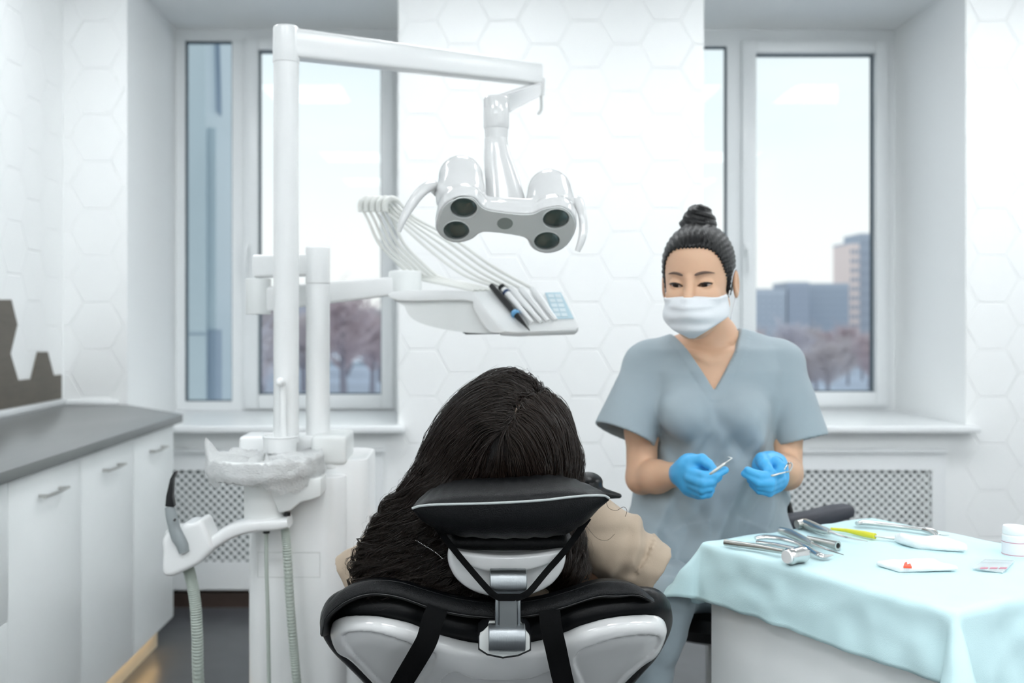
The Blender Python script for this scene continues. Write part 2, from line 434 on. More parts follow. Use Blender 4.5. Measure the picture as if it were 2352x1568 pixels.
def rad_cover(px0, px1, lx0, lx1, label, loc):
    Y = YW-.022; X = lambda p: (p-PX0)/F*Y; Z = lambda p: CZ-(p-PY0)/F*Y
    x0, x1, a, b = X(px0), X(px1), X(lx0), X(lx1); z0, z1, c, d = Z(1354), Z(1040), Z(1291), Z(1080)
    t = thing('radiator_cover', ((x0+x1)/2, Y, z0), label, 'radiator cover')
    mb = MB(); mb.box(x0, a, Y, Y+.02, z0, z1).box(b, x1, Y, Y+.02, z0, z1).box(a, b, Y, Y+.02, z0, c).box(a, b, Y, Y+.02, d, z1)
    mb.obj('frame', M_['pvc'], t, smooth=False)
    MB().box(x0-.006, x1+.006, Y-.012, Y+.03, z1, z1+.018).obj('ledge', M_['pvc'], t, bevel=.004)
    lattice(a, b, c, d, Y+.006).obj('lattice', M_['lattice'], t, smooth=False)
    r = thing('radiator', ((x0+x1)/2, Y+.12, z0+.05), 'dark radiator seen in the holes of the lattice '+loc, 'radiator')
    k = MB()
    k.box(x0+.06, x1-.06, Y+.10, Y+.16, z0+.05, z1-.06)
    k.obj('panel', M_['rad'], r, smooth=False)
    for xp in (x0+.10, x1-.10): MB().cyl((xp, Y+.13, z0+.06), (xp, Y+.13, .0), .010).obj('pipe', M_['rad'], r)
rad_cover(330, 880, 350, 838, 'white radiator cover with diamond lattice behind the spittoon column', 'behind the spittoon column')
rad_cover(1700, 2172, 1735, 2141, 'white radiator cover with diamond lattice behind the instrument table', 'behind the instrument table')
# ================================================================ ceiling lights
lp = emis('light_panel', (250, 253, 255), LAMP)
LT = [(-1.2, 3.3, 'over the worktop by the window'), (.1, 3.3, 'in front of the wall between the windows'), (1.5, 3.3, 'in front of the right window'), (2.6, 3.3, 'in the right corner by the windows'),
      (-1.2, .5, 'over the near end of the worktop'), (.1, .5, 'just behind the viewer'), (1.5, .5, 'behind the viewer to the right'), (2.6, .5, 'by the middle of the right wall'),
      (-1.2, -1.3, 'at the back left of the room'), (.1, -1.3, 'at the back centre of the room'), (1.5, -1.3, 'at the back right of the room'), (2.6, -1.3, 'in the back right corner')]
for x, y, w in LT:
    t = thing('ceiling_light', (x, y, CH), 'square white ceiling light panel '+w, 'ceiling light', 'ceiling light panels')
    MB().box(x-.31, x+.31, y-.31, y+.31, CH-.02, CH-.001).obj('frame', M_['pvc'], t, smooth=False)
    MB().box(x-.285, x+.285, y-.285, y+.285, CH-.024, CH-.02).obj('diffuser', lp, t, smooth=False)
# ================================================================ cabinets on the left
XF = -1.207; YE = 4.05; CT = .925
seams = [4.05, 3.57, 3.09, 2.60, 2.11, 1.62]
names = ['cabinet unit nearest the window', 'second cabinet unit from the window', 'third cabinet unit from the window', 'cabinet unit at the left edge of view, with a drawer', 'cabinet unit just outside the left edge']
for i in range(4):
    y1, y0 = seams[i], seams[i+1]
    t = thing('base_cabinet', ((XL+XF)/2, (y0+y1)/2, 0), 'white '+names[i]+' under grey worktop', 'cabinet', 'white base cabinets')
    MB().box(XL+.002, XF-.02, y0+.0005, y1-.0005, .105, CT-.034).obj('body', M_['gap'] if i else M_['cab'], t, smooth=False)
    fronts = [(.105, CT-.036)] if i < 3 else [(.105, .52), (.523, CT-.036)]
    for k, (z0, z1) in enumerate(fronts):
        d = MB().box(XF-.019, XF, y0+.0015, y1-.0015, z0, z1).obj('door' if len(fronts) == 1 or k == 0 else 'drawer', M_['cab'], t, bevel=.001)
        yc = (y0+y1)/2+.01; zz = z1-.075
        if i == 3 and k == 0: zz = z1-.05
        h = MB(); L = .085
        h.tube([(XF+.022, yc-L, zz), (XF+.028, yc, zz), (XF+.022, yc+L, zz)], .0055, 8, flat=.8)
        h.cyl((XF-.001, yc-L*.8, zz), (XF+.024, yc-L*.8, zz), .005, n=8).cyl((XF-.001, yc+L*.8, zz), (XF+.024, yc+L*.8, zz), .005, n=8)
        h.obj('handle', M_['steel'], d)
mb = MB(); poly = [(XL+.001, 1.5), (XF+.035, 1.5), (XF+.035, YE+.005), (XL+.001, YE+.47)]
wt = MB().prism([(XL+.001, 1.6, CT-.033), (XF+.033, 1.6, CT-.033), (XF+.033, YE+.02, CT-.033), (-1.55, YW-.001, CT-.033), (XL+.001, YW-.001, CT-.033)], (0, 0, .033)).obj('worktop', M_['counter'], bevel=.003)
tag(wt, 'long grey laminate worktop over the white cabinets', 'worktop')
# filler between last cabinet and the wall
f = MB().prism([(XL+.002, YE, .105), (XF-.02, YE, .105), (-1.58, YW-.001, .105), (XL+.002, YW-.001, .105)], (0, 0, CT-.14)).obj('end_filler', M_['cab'], smooth=False)
tag(f, 'white end filler between last cabinet and window wall', 'filler panel')
pl = MB().box(XL+.01, XF-.05, 1.65, YE-.05, 0.0, .105).obj('plinth', M_['cream'], smooth=False); tag(pl, 'cream plinth under the white cabinets', 'plinth')
ls = thing('light_strip', (XF-.03, 3., .10), 'warm glowing light strip under the front edge of the cabinets', 'light strip')
MB().box(XF-.046, XF-.026, 1.7, YE-.08, .096, .105).obj('housing', M_['pvc'], ls, smooth=False)
MB().box(XF-.044, XF-.028, 1.71, YE-.09, .094, .096).obj('diffuser', emis('warm_strip', (255, 214, 150), 9.0), ls, smooth=False)
st = MB().box(XL+.0005, XL+.02, 1.6, YW-.02, CT, CT+.03).box(XL+.02, -1.60, YW-.022, YW-.0005, CT, CT+.02).obj('trim_3', M_['pvc'], bevel=.004); st['kind'] = 'structure'
# smoked oak backsplash cut along hexagon edges, on the left wall
def LW(px, py):
    XL = -1.850; Y = XL/((px-PX0)/F); return (XL, Y, CZ-(py-PY0)/F*Y)
pts = [(-420, 688), (22, 688), (36, 745), (20, 812), (38, 873), (70, 870), (85, 808), (106, 808), (120, 862), (138, 860), (138, 913), (-420, 1075)]
P = [LW(*p) for p in pts]
P[-1] = (XL+.002, P[-1][1], CT+.032); P[-2] = (XL+.002, P[-2][1], CT+.032)
bs = MB().prism(P, (.008, 0, 0)).obj('splashback', M_['oak'], smooth=False); tag(bs, 'dark oak splashback panel with hexagon cut edge on left wall', 'splashback')
# ================================================================ OUTSIDE
wld = bpy.data.worlds.new('sky'); sc.world = wld; wld.use_nodes = True; nt = wld.node_tree; N = nt.nodes; L = nt.links
tc = N.new('ShaderNodeTexCoord'); sp = N.new('ShaderNodeSeparateXYZ'); L.new(tc.outputs['Generated'], sp.inputs[0])
cr = N.new('ShaderNodeValToRGB'); L.new(sp.outputs['Z'], cr.inputs[0])
el = cr.color_ramp.elements; el[0].position = 0.0; el[0].color = (1.0, .985, .965, 1); el[1].position = .32; el[1].color = (.80, .90, .955, 1)
e = el.new(.09); e.color = (.99, 1, 1, 1); e = el.new(.2); e.color = (.88, .955, .985, 1)
ns = N.new('ShaderNodeTexNoise'); ns.inputs['Scale'].default_value = 3; ns.inputs['Detail'].default_value = 4
mpp = N.new('ShaderNodeMapping'); mpp.inputs['Scale'].default_value = (1, 1, 5); L.new(tc.outputs['Generated'], mpp.inputs[0]); L.new(mpp.outputs[0], ns.inputs[0])
mxx = N.new('ShaderNodeMix'); mxx.data_type = 'RGBA'; mxx.blend_type = 'MIX'
r2 = N.new('ShaderNodeValToRGB'); L.new(ns.outputs[0], r2.inputs[0]); r2.color_ramp.elements[0].position = .42; r2.color_ramp.elements[1].position = .75; r2.color_ramp.elements[1].color = (.6, .6, .6, 1)
L.new(r2.outputs[0], mxx.inputs[0]); L.new(cr.outputs[0], mxx.inputs[6]); mxx.inputs[7].default_value = (1, 1, 1, 1)
L.new(mxx.outputs[2], N['Background'].inputs[0]); N['Background'].inputs[1].default_value = SKY
GZ = -7.0
ms = mat('snow_ground', (186, 196, 214), .9, var=.45, vscale=.06)
mr = mat('road_blue_grey', (128, 140, 158), .9, var=.2, vscale=.1); msn = mat('snow_white', (225, 232, 245), .9)
struct('floor', MB().box(-200, 260, 7.5, 900, GZ-.5, GZ), ms).name = 'ground_snow'
def gstrip(name, py0, py1, m, label, cat):
    y0 = F*(CZ-GZ)/(py0-PY0); y1 = F*(CZ-GZ)/(py1-PY0)
    o = MB().box(-120, 160, y0, y1, GZ, GZ+.06).obj(name, m, smooth=False); tag(o, label, cat)
    return o
gstrip('road', 841, 832.5, mr, 'blue grey road beyond the windows', 'road')
gstrip('snow_bank', 832, 815, msn, 'bright snow bank in front of the trees', 'snow bank')
mfac = [mat('facade_grey_blue', (176, 184, 196), .8), mat('facade_mauve', (190, 186, 196), .8), mat('facade_salmon_hazed', (248, 226, 218), .8), mat('facade_slate_hazed', (170, 176, 190), .8), mat('facade_pale', (190, 196, 206), .8), mat('facade_cream', (214, 206, 204), .8)]  # facade colours lightened, distance haze sits in the colour itself
mwin = mat('far_window_hazed', (160, 168, 182), .3)  # panes paled along with the facades, same painted haze
def building(px0, px1, pyt, Y, m, label, dep=14, nx=8, nz=8, cat='building'):
    Y *= 1.32; x0 = (px0-PX0)/F*Y; x1 = (px1-PX0)/F*Y; zt = CZ-(pyt-PY0)/F*Y
    t = thing('apartment_building', ((x0+x1)/2, Y+dep/2, GZ), label, cat)
    MB().box(x0, x1, Y, Y+dep, GZ, zt).obj('walls', mfac[m], t, smooth=False)
    MB().box(x0-.1, x1+.1, Y-.1, Y+dep+.1, zt, zt+.6).obj('roof', mfac[4], t, smooth=False)
    for i in range(nx):
        for j in range(nz):
            cx = x0+(i+.5)*(x1-x0)/nx; cz = GZ+3+(j+.5)*(zt-GZ-4)/nz; w = (x1-x0)/nx*.28; hh = (zt-GZ-4)/nz*.28
            MB().box(cx-w, cx+w, Y-.12, Y+.02, cz-hh, cz+hh).obj('window', mwin, t, smooth=False)
building(1700, 1806, 668, 210, 4, 'long pale apartment block on the left in right window')
building(1810, 1858, 652, 210, 3, 'slate coloured apartment block at middle of right window', nx=4)
building(1862, 1950, 655, 220, 0, 'grey blue apartment block right of the slate one', nx=7)
building(1952, 1974, 560, 230, 2, 'tall salmon tower at right of right window', nx=3, nz=10)
building(1976, 2040, 540, 240, 0, 'tall grey tower behind the window frame at right', nx=5, nz=10)
building(560, 760, 690, 240, 1, 'mauve apartment block seen behind the light pole', nx=12)
building(800, 900, 716, 204, 3, 'dark slate building in the left window beside the pier', nx=6, nz=4)
# neighbouring wing of the clinic, seen through the narrow left pane
Yn = 6.6
nb = thing('neighbouring_wing', (-2.6, Yn+2, GZ), 'blue grey clad wing of the building outside narrow left pane', 'building wing')
mclad = mat('cladding_blue_grey', (182, 196, 204), .4, var=.05, vscale=2); mclad2 = mat('cladding_dark', (140, 156, 174), .5)
xr = (472-PX0)/F*Yn; xr2 = (491-PX0)/F*Yn
MB().box(-6, xr, Yn, Yn+.9, GZ, 6).obj('facade', mclad, nb, smooth=False)
MB().box(-6, xr2, Yn+.06, Yn+.9, GZ, 2.6).obj('corner_panel', mclad, nb, smooth=False)
MB().box(xr2-.06, xr2+.004, Yn+.05, Yn+.2, GZ, 1.25).obj('downpipe', mclad2, nb, smooth=False)
MB().box(-6, xr+.003, Yn-.008, Yn+.02, 1.218, 1.226).obj('joint', mclad2, nb, smooth=False)
MB().prism([(xr-.12, Yn-.05, 6), (xr+.03, Yn-.05, 6), (xr+.03, Yn+.3, 2.72), (xr-.35, Yn-.05, 3.2)], (0, .02, .05)).obj('brace', mclad2, nb, smooth=False)
# bare trees
mtw = [mat('twigs_brown_hazed', (206, 196, 198), .9, var=.2), mat('twigs_mauve_hazed', (210, 204, 212), .9, var=.2), mat('twigs_red_hazed', (206, 188, 192), .9, var=.2)]  # twig colours paled to stand in for bright outdoor haze
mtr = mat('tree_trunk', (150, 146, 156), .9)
def tree_proto(seed, m):
    r = random.Random(seed); t = bpy.data.objects.new('bare_tree', None); C.objects.link(t); ORG[t.name] = np.zeros(3)
    tr_ = MB(); tr_.tube([(0, 0, 0), (.1, 0, 3), (0, .1, 7)], [.3, .12], 6); tr_.obj('trunk', mtr, t)
    b = MB()
    for k in range(150):
        a = r.uniform(0, 6.28); z = r.uniform(2, 6.5); L = r.uniform(1.2, 3.2)*(1.25-(z-2)/7); u = r.uniform(.5, 1.3)
        p0 = np.array([0, 0, z]); p1 = p0+np.array([math.cos(a)*L*.6, math.sin(a)*L*.6, L*u*.6]); p2 = p0+np.array([math.cos(a+.3)*L, math.sin(a+.3)*L, L*u])
        b.tube([p0, p1, p2], [.05, .015], 3, caps=False)
        for q in range(7):
            a2 = r.uniform(0, 6.28); s = r.uniform(.3, 1); c = p0+(p2-p0)*r.uniform(.4, 1)
            b.tube([c, c+np.array([math.cos(a2)*s, math.sin(a2)*s, s*r.uniform(.3, 1)])], [.035, .02], 3, caps=False)
    b.obj('branches', m, t, fix=False); return t
protos = [tree_proto(i, mtw[i]) for i in range(3)]
used = [False]*3
kinds = ['bare brown tree', 'bare mauve tree', 'bare reddish tree']
k = 0
spots = []
rt = random.Random(3)
def row(n, a, c, ya, yb, s0, s1, w):
    k = 0; tries = 0
    while k < n and tries < 4000:
        tries += 1; px, Y, s = rt.uniform(a, c), rt.uniform(ya, yb), rt.uniform(s0, s1); x = (px-PX0)/F*Y
        if all(math.hypot(x-(q[0]-PX0)/F*q[1], Y-q[1]) > 3.1*(s+q[3]) for q in spots): spots.append((px, Y, rt.randrange(3), s, w)); k += 1
row(22, 555, 905, 100, 180, .95, 1.6, 'left window'); row(4, 492, 545, 60, 120, 1., 1.3, 'narrow left pane'); row(24, 1690, 2030, 100, 180, .6, 1.1, 'right window')
for px, Y, kd, s, where in spots:
    src = protos[kd]
    if used[kd]:
        t = src.copy(); C.objects.link(t)
        for ch in list(src.children):
            c = ch.copy(); C.objects.link(c); c.parent = t
    else: t = src; used[kd] = True
    t.location = ((px-PX0)/F*Y, Y, GZ); t.rotation_euler[2] = rt.uniform(0, 6); t.scale = (s, s, s)
    tag(t, kinds[kd]+' standing in the snow beyond the '+where, 'tree', kinds[kd]+'s beyond the '+where)
# ================================================================ DENTAL UNIT (spittoon column, posts)
YU = 2.43
U = lambda px, py, Y=YU: W(px, py, Y)
du = thing('dental_unit', (U(680, 740)[0], YU+.06, 0), 'white spittoon column with two tall posts left of the dental chair', 'dental unit')
def post_shape(px0, px1, y0, y1, z0, z1, r=.045):
    a = (px0-PX0)/F*YU; b = (px1-PX0)/F*YU
    P = []
    for cx, cy, t0 in ((b-r, y0+r, -90), (b-r, y1-r, 0), (a+r, y1-r, 90), (a+r, y0+r, 180)):
        for k in range(7):
            t = math.radians(t0+k*15); P.append((cx+r*math.cos(t), cy+r*math.sin(t), z0))
    return MB().prism(P, (0, 0, z1-z0))
zc1 = CZ-(1110-PY0)/F*YU
post_shape(563, 790, YU+.0, YU+.27, 0.0, zc1+.015, .05).obj('column', M_['unit'], du, bevel=.006)
post_shape(690, 838, YU+.05, YU+.30, 0, CZ-(1062-PY0)/F*YU, .04).obj('rear_housing', M_['unit'], du, bevel=.008)
# fine seam of a service panel
s = MB(); zz = [CZ-(p-PY0)/F*YU for p in (1268, 1325)]; xx = [(p-PX0)/F*YU for p in (592, 735)]
q = smooth_poly([(xx[0], zz[1]), (xx[1], zz[1]), (xx[1], zz[0]), (xx[0], zz[0])], 1)
s.tube([(x, YU-.0005, z) for x, z in q]+[(q[0][0], YU-.0005, q[0][1])], .0009, 5); s.obj('panel_seam', M_['grey'], du)
# bracket below the bowl
a = [U(565, 1108, YU-.02), U(738, 1098, YU-.02), U(736, 1142, YU-.02), U(716, 1148, YU-.02), U(690, 1152, YU-.02), U(668, 1178, YU-.02), U(648, 1182, YU-.02), U(567, 1182, YU-.02)]
cxb = U(612, 1145)[0]
bm_ = MB(); bm_.lathe([(.0, -.052), (.046, -.052), (.051, -.046), (.051, .04), (.048, .046), (0, .046)], c=(cxb+.005, YU-.035, U(0, 1147)[2]), n=40); bm_.obj('bowl_support', M_['unit2'], du)
MB().prism([U(612, 1104, YU-.08), U(738, 1098, YU-.08), U(737, 1140, YU-.08), U(716, 1147, YU-.08), U(690, 1153, YU-.08), U(668, 1172, YU-.08), U(640, 1178, YU-.08)], (0, .09, 0)).obj('bracket', M_['unit2'], du, bevel=.004)
# bowl
cb = U(614, 1060); zb = U(0, 1091)[2]
bw = MB(); bw.lathe([(0, -.012), (.080, -.012), (.108, -.002), (.125, .02), (.128, .045), (.122, .05), (.115, .045), (.10, .02), (.03, .004), (0, .002)], c=(cb[0], YU-.02, zb), n=56)
bw.obj('bowl', M_['unit2'], du)
# cup filler dish on the bowl and spout
dz = U(0, 1030)[2]
cup = MB(); cup.lathe([(0, -.02), (.040, -.02), (.042, .015), (.045, .018), (.040, .02), (.036, .012), (0, .008)], c=(U(640, 0)[0], YU+.02, dz+.01), n=32); cup.obj('cup_rest', M_['unit'], du)
MB().tube(catmull([U(652, 1015, YU+.02), U(650, 960, YU+.02), U(650, 895, YU+.02), U(648, 880, YU+.015), U(642, 877, YU+.0), U(640, 884, YU-.005)]), [.0095, .0095, .0095, .011, .007], 14).obj('spout', M_['unit'], du)
# cross block behind the bowl
Yp = YU+.10
MB().box(U(552, 0, Yp)[0], U(738, 0, Yp)[0], Yp-.02, Yp+.09, U(0, 1062, Yp)[2], U(0, 1000, Yp)[2]).obj('cross_bar', M_['unit'], du, bevel=.010, seg=4)
MB().box(U(722, 0, Yp)[0], U(803, 0, Yp)[0], Yp-.06, Yp+.10, U(0, 1060, Yp)[2], U(0, 994, Yp)[2]).obj('control_block', M_['unit2'], du, bevel=.012, seg=4)
MB().lathe([(0, 0), (.030, 0), (.034, .004), (.034, .018), (.030, .022), (0, .022)], c=(U(752, 0)[0], Yp-.02, U(0, 1084)[2]), n=32).obj('collar', M_['unit'], du)
# posts
x1 = U(647, 0)[0]; x2 = U(726, 0, Yp)[0]
MB().lathe([(.0315, 0), (.0315, 1.02)], c=(x1, YU+.06, U(0, 1003)[2]-.02), n=40).obj('light_post', M_['unit'], du)
Yq = Yp; ztop = U(0, 565, Yq)[2]; zcap = U(0, 651, Yq)[2]
MB().lathe([(.0305, 0), (.0305, zcap-U(0, 1003, Yq)[2])], c=(x2, Yq+.03, U(0, 1003, Yq)[2]), n=40).obj('tray_post', M_['unit'], du)
# light-arm : cap on the post and the swinging beam
la = thing('operating_light', (x1, YU+.06, 1.9), 'white dental operating light with four lenses hanging from a swing arm', 'operating light')
zt = CZ+(PY0-62)/F*(YU+.06); zlo = CZ+(PY0-148)/F*(YU+.06)
MB()._cylb((x1, YU+.06, zlo), (x1, YU+.06, zt), .0335, .0325, 40, .006).obj('post_cap', M_['unit'], la)
Ye = 2.79; e = W(1228, 172, Ye)
def beam(a, b, w0, h0, w1, h1, n=8, rr=.3):
    a = np.array(a, float); b = np.array(b, float); T = nrm(b-a); s_ = nrm(np.cross(T, (0, 0, 1))); up = np.cross(s_, T); R = []
    for t in np.linspace(0, 1, 6):
        c = a+(b-a)*t; w = w0+(w1-w0)*t; h = h0+(h1-h0)*t; ring = []
        for k in range(32):
            an = k/32*2*math.pi; cx, sy = math.cos(an), math.sin(an); p = .28
            ring.append(c+s_*w/2*math.copysign(abs(cx)**p, cx)+up*h/2*math.copysign(abs(sy)**p, sy))
        R.append(ring)
    return MB().rings(R)
z0a = (zt+zlo)/2+.002
beam((x1+.005, YU+.062, CZ+(PY0-100)/F*(YU+.06)), (e[0]+.012, Ye, e[2]), .052, .074, .046, .058).obj('beam', M_['unit'], la, angle=50)
# elbow under the beam end, strut running back towards the viewer, hub
h0 = W(1232, 205, Ye); MB()._cylb(h0+np.array([0, 0, .03]), h0-np.array([0, 0, .018]), .024, .022, 28, .004).obj('elbow', M_['gloss'], la)
hub = W(1140, 262, 2.30)
beam(h0+np.array([-.0, -.01, -.004]), hub+np.array([.015, .03, .03]), .030, .036, .034, .044).obj('strut', M_['gloss'], la, angle=50)
MB().tube(catmull([W(1243, 205, Ye-.02), W(1244, 235, Ye-.02), W(1243, 252, Ye-.02), W(1236, 262, Ye-.02)]), .004, 8).obj('cable_end', M_['grey'], la)
zl = lambda py: CZ+(PY0-py)/F*2.30
hb = MB(); hb.lathe([(0, zl(330)), (.022, zl(330)), (.0265, zl(312)), (.0275, zl(299)), (.0275, zl(297)), (.0283, zl(296)), (.0295, zl(292)), (.0295, zl(228)), (.026, zl(223)), (.015, zl(221)), (0, zl(221))], c=(hub[0], 2.30, 0), n=40)
hb.obj('hub', M_['gloss'], la)
# yoke widening down to the lamp head
YK = 2.28; R = []
for py, c, w, d in ((318, 1139, .026, .024), (335, 1140, .027, .024), (360, 1143, .031, .022), (390, 1149, .036, .021), (420, 1155, .040, .020), (450, 1160, .044, .020), (470, 1162, .046, .020)):
    o = W(c, py, YK-.02*(py-318)/150)
    R.append([o+np.array([w*math.copysign(abs(math.cos(t))**.7, math.cos(t)), d*math.copysign(abs(math.sin(t))**.7, math.sin(t)), 0]) for t in np.linspace(0, 2*math.pi, 32, endpoint=False)])
MB().rings(R).obj('yoke', M_['gloss'], la)
# lamp head in its own tilted frame
n_ = nrm((0, -.66, -.75)); p0 = W(1163, 515, 2.17); rl = math.radians(7)
ux = nrm(np.array([math.cos(rl), 0, -math.sin(rl)])-np.dot([math.cos(rl), 0, -math.sin(rl)], n_)*n_); wb = -n_; vy = np.cross(wb, ux)
if vy[2] < 0: vy = -vy
B_ = np.stack([ux, vy, wb], 1)
def LP(px, py):
    q = WP(px, py, p0, n_)-p0; return np.array([q@ux, q@vy])
lens = [(1065, 477, 34), (1048, 529, 33), (1277, 502, 34), (1256, 553, 33)]
face = smooth_poly([LP(*p) for p in [(1004, 530), (1004, 500), (1020, 468), (1055, 450), (1090, 452), (1112, 475), (1150, 484), (1215, 489), (1248, 477), (1290, 472), (1318, 492), (1324, 525), (1302, 565), (1262, 580), (1228, 570), (1208, 548), (1150, 537), (1108, 535), (1080, 550), (1038, 553)]], 4)
Ll = [LP(a, b) for a, b, _ in lens]
def head(P):
    u, v, w = P[..., 0], P[..., 1], P[..., 2]
    d = poly2(u, v, face)
    body = np.maximum(smax(d, w-.035, .02), -w)
    out = body
    for i, j, hgt in ((0, 1, .158), (2, 3, .148)):
        c = (Ll[i]+Ll[j])/2+np.array([0, .0])
        a3 = (Ll[i][0], Ll[i][1]-.01, .03); b3 = (c[0], c[1]+.012, hgt-.035)
        lob = chain(P, [(Ll[j][0], Ll[j][1], .02), (c[0], c[1]+.004, .07), b3], [.039, .050, .045], .02)
        lob = smin(lob, chain(P, [a3, b3], [.039, .045], .02), .02)
        out = smin(out, lob, .018)
    # small saddle between lobes where the yoke enters
    out = smin(out, rbox(P, (0, .012, .035), (.07, .022, .022), .012), .012)
    out = smax(out, -w, .003)
    for c in Ll: out = np.maximum(out, -(np.maximum(np.hypot(u-c[0], v-c[1])-.0305, np.abs(w)-.004)))
    return out
tw = lambda V: V@B_.T+p0
sdf_obj('lamp_head', head, (-.22, -.10, -.01), (.22, .13, .19), .0026, M_['gloss'], la, world=tw)
fp = MB(); fq = np.array(face)*np.array([.965, .93]); fq = np.array([[x, y] for x, y in fq])
fp.prism([tw(np.array([x, y, -.0012])) for x, y in fq], wb*.0018)
# face plate with holes is awkward as a prism: a thin SDF slab instead
def plate(P):
    u, v, w = P[..., 0], P[..., 1], P[..., 2]
    d = np.maximum(poly2(u, v, face)+.004, np.abs(w)-.0014)
    for c in Ll: d = np.maximum(d, -(np.hypot(u-c[0], v-c[1])-.0295))
    return d
sdf_obj('face_plate', plate, (-.18, -.09, -.005), (.18, .10, .005), .0013, M_['grey'], la, world=tw)
for k, c in enumerate(Ll):
    cc = tw(np.array([c[0], c[1], 0]))
    l = MB().lathe([(0, -.0035), (.010, -.003), (.020, -.0015), (.0275, .001), (.029, .003), (0, .006)], c=cc, n=36, axis=wb).obj('lens', M_['lens'], la)
    MB().lathe([(.0285, .003), (.0285, -.002), (.0305, -.0025), (.0312, .0)], c=cc, n=36, axis=wb, caps=False).obj('bezel', M_['grey'], l)
c = LP(1160, 512); MB().lathe([(0, -.002), (.017, -.002), (.0185, .0), (0, .001)], c=tw(np.array([c[0], c[1], 0])), n=32, axis=wb).obj('sensor_window', M_['lensg'], la)
Yh = 2.18
MB().tube(catmull([W(1012, 442, Yh+.05), W(992, 428, Yh+.03), W(968, 440, Yh+.0), W(942, 474, Yh-.01), W(925, 505, Yh-.02), W(916, 532, Yh-.02)]), [.017, .016, .0145, .0125, .009, .0055], 20, flat=.8).obj('handle', M_['gloss'], la)
MB().tube(catmull([W(1312, 470, Yh+.06), W(1326, 462, Yh+.04), W(1336, 490, Yh+.01), W(1340, 520, Yh), W(1336, 550, Yh-.01), W(1326, 577, Yh-.01)]), [.012, .014, .0095, .0095, .0085, .006], 20, flat=.8).obj('handle', M_['gloss'], la)
# ---------------------------------------------------------------- tray arm and doctor's tray
ta = thing('instrument_tray', (0.07, 2.65, 1.28), 'white swing mounted instrument console hanging behind the operating light', 'instrument tray')
MB()._cylb((x2, Yq+.03, zcap), (x2, Yq+.03, ztop), .0315, .031, 40, .004).obj('post_cap', M_['unit'], ta)
Yj = 2.62; j1 = W(592, 612, Yj)
beam((x2, Yq+.03, W(0, 607, Yq)[2]), (j1[0], Yj, j1[2]), .05, .056, .05, .060).obj('beam', M_['unit'], ta, angle=50)
MB()._cylb(W(594, 640, Yj), W(594, 722, Yj), .033, .033, 36, .003).obj('joint', M_['unit2'], ta)
e2 = W(925, 655, 2.72)
beam(W(600, 688, Yj), e2, .05, .066, .05, .050).obj('spring_arm', M_['unit'], ta, angle=50)
MB()._cylb(W(930, 622, 2.72), W(930, 672, 2.72), .045, .045, 36, .006).obj('joint', M_['unit2'], ta)
Yt = 2.60
rim = smooth_poly([(905, 669), (1068, 667), (1092, 678), (1112, 705), (1140, 735), (1158, 752), (1158, 763), (1128, 763), (1108, 742), (1088, 706), (1070, 690), (915, 690)], 3)
MB().prism([W(a, b, Yt-.13) for a, b in smooth_poly([(912, 684), (1072, 686), (1094, 705), (1110, 735), (1140, 757), (1150, 764), (1075, 764), (1000, 752), (958, 738), (938, 722), (928, 702)], 3)], (0, .27, 0)).obj('tray_body', M_['unit2'], ta, angle=40)
MB().prism([W(a, b, Yt-.145) for a, b in rim], (0, .30, 0)).obj('rim', M_['unit'], ta, bevel=.003)
MB().prism([W(a, b, Yt-.12) for a, b in ((1062, 763), (1192, 760), (1186, 766), (1070, 768))], (0, .2, 0)).obj('base_pad', M_['black'], ta, smooth=False)
nS = nrm((0, -.75, .66)); pS = W(1200, 715, 2.50)
S = lambda px, py, o=0: WP(px, py, pS, nS)+nS*o
sl = [(1085, 668), (1180, 664), (1285, 668), (1300, 680), (1328, 740), (1330, 750), (1322, 757), (1190, 762), (1150, 760), (1118, 715)]
MB().prism([S(*p) for p in sl], -nS*.02).obj('console', M_['unit'], ta, bevel=.004)
scn = MB().prism([S(*p, .0002) for p in [(1252, 673), (1288, 672), (1318, 732), (1272, 733)]], nS*.002).obj('touch_panel', M_['screen'], ta, smooth=False)
for r_ in range(5):
    for c_ in range(2):
        def q(a, b):
            tx = 1254+a*33+b*19; return S(tx+1, 674+b*57, .0023)
        a0, a1 = .06+c_*.48, .46+c_*.48; b0, b1 = .05+r_*.19, .19+r_*.19
        MB().prism([q(a0, b0), q(a1, b0), q(a1, b1), q(a0, b1)], nS*.0008).obj('touch_key', M_['key'], scn, smooth=False)
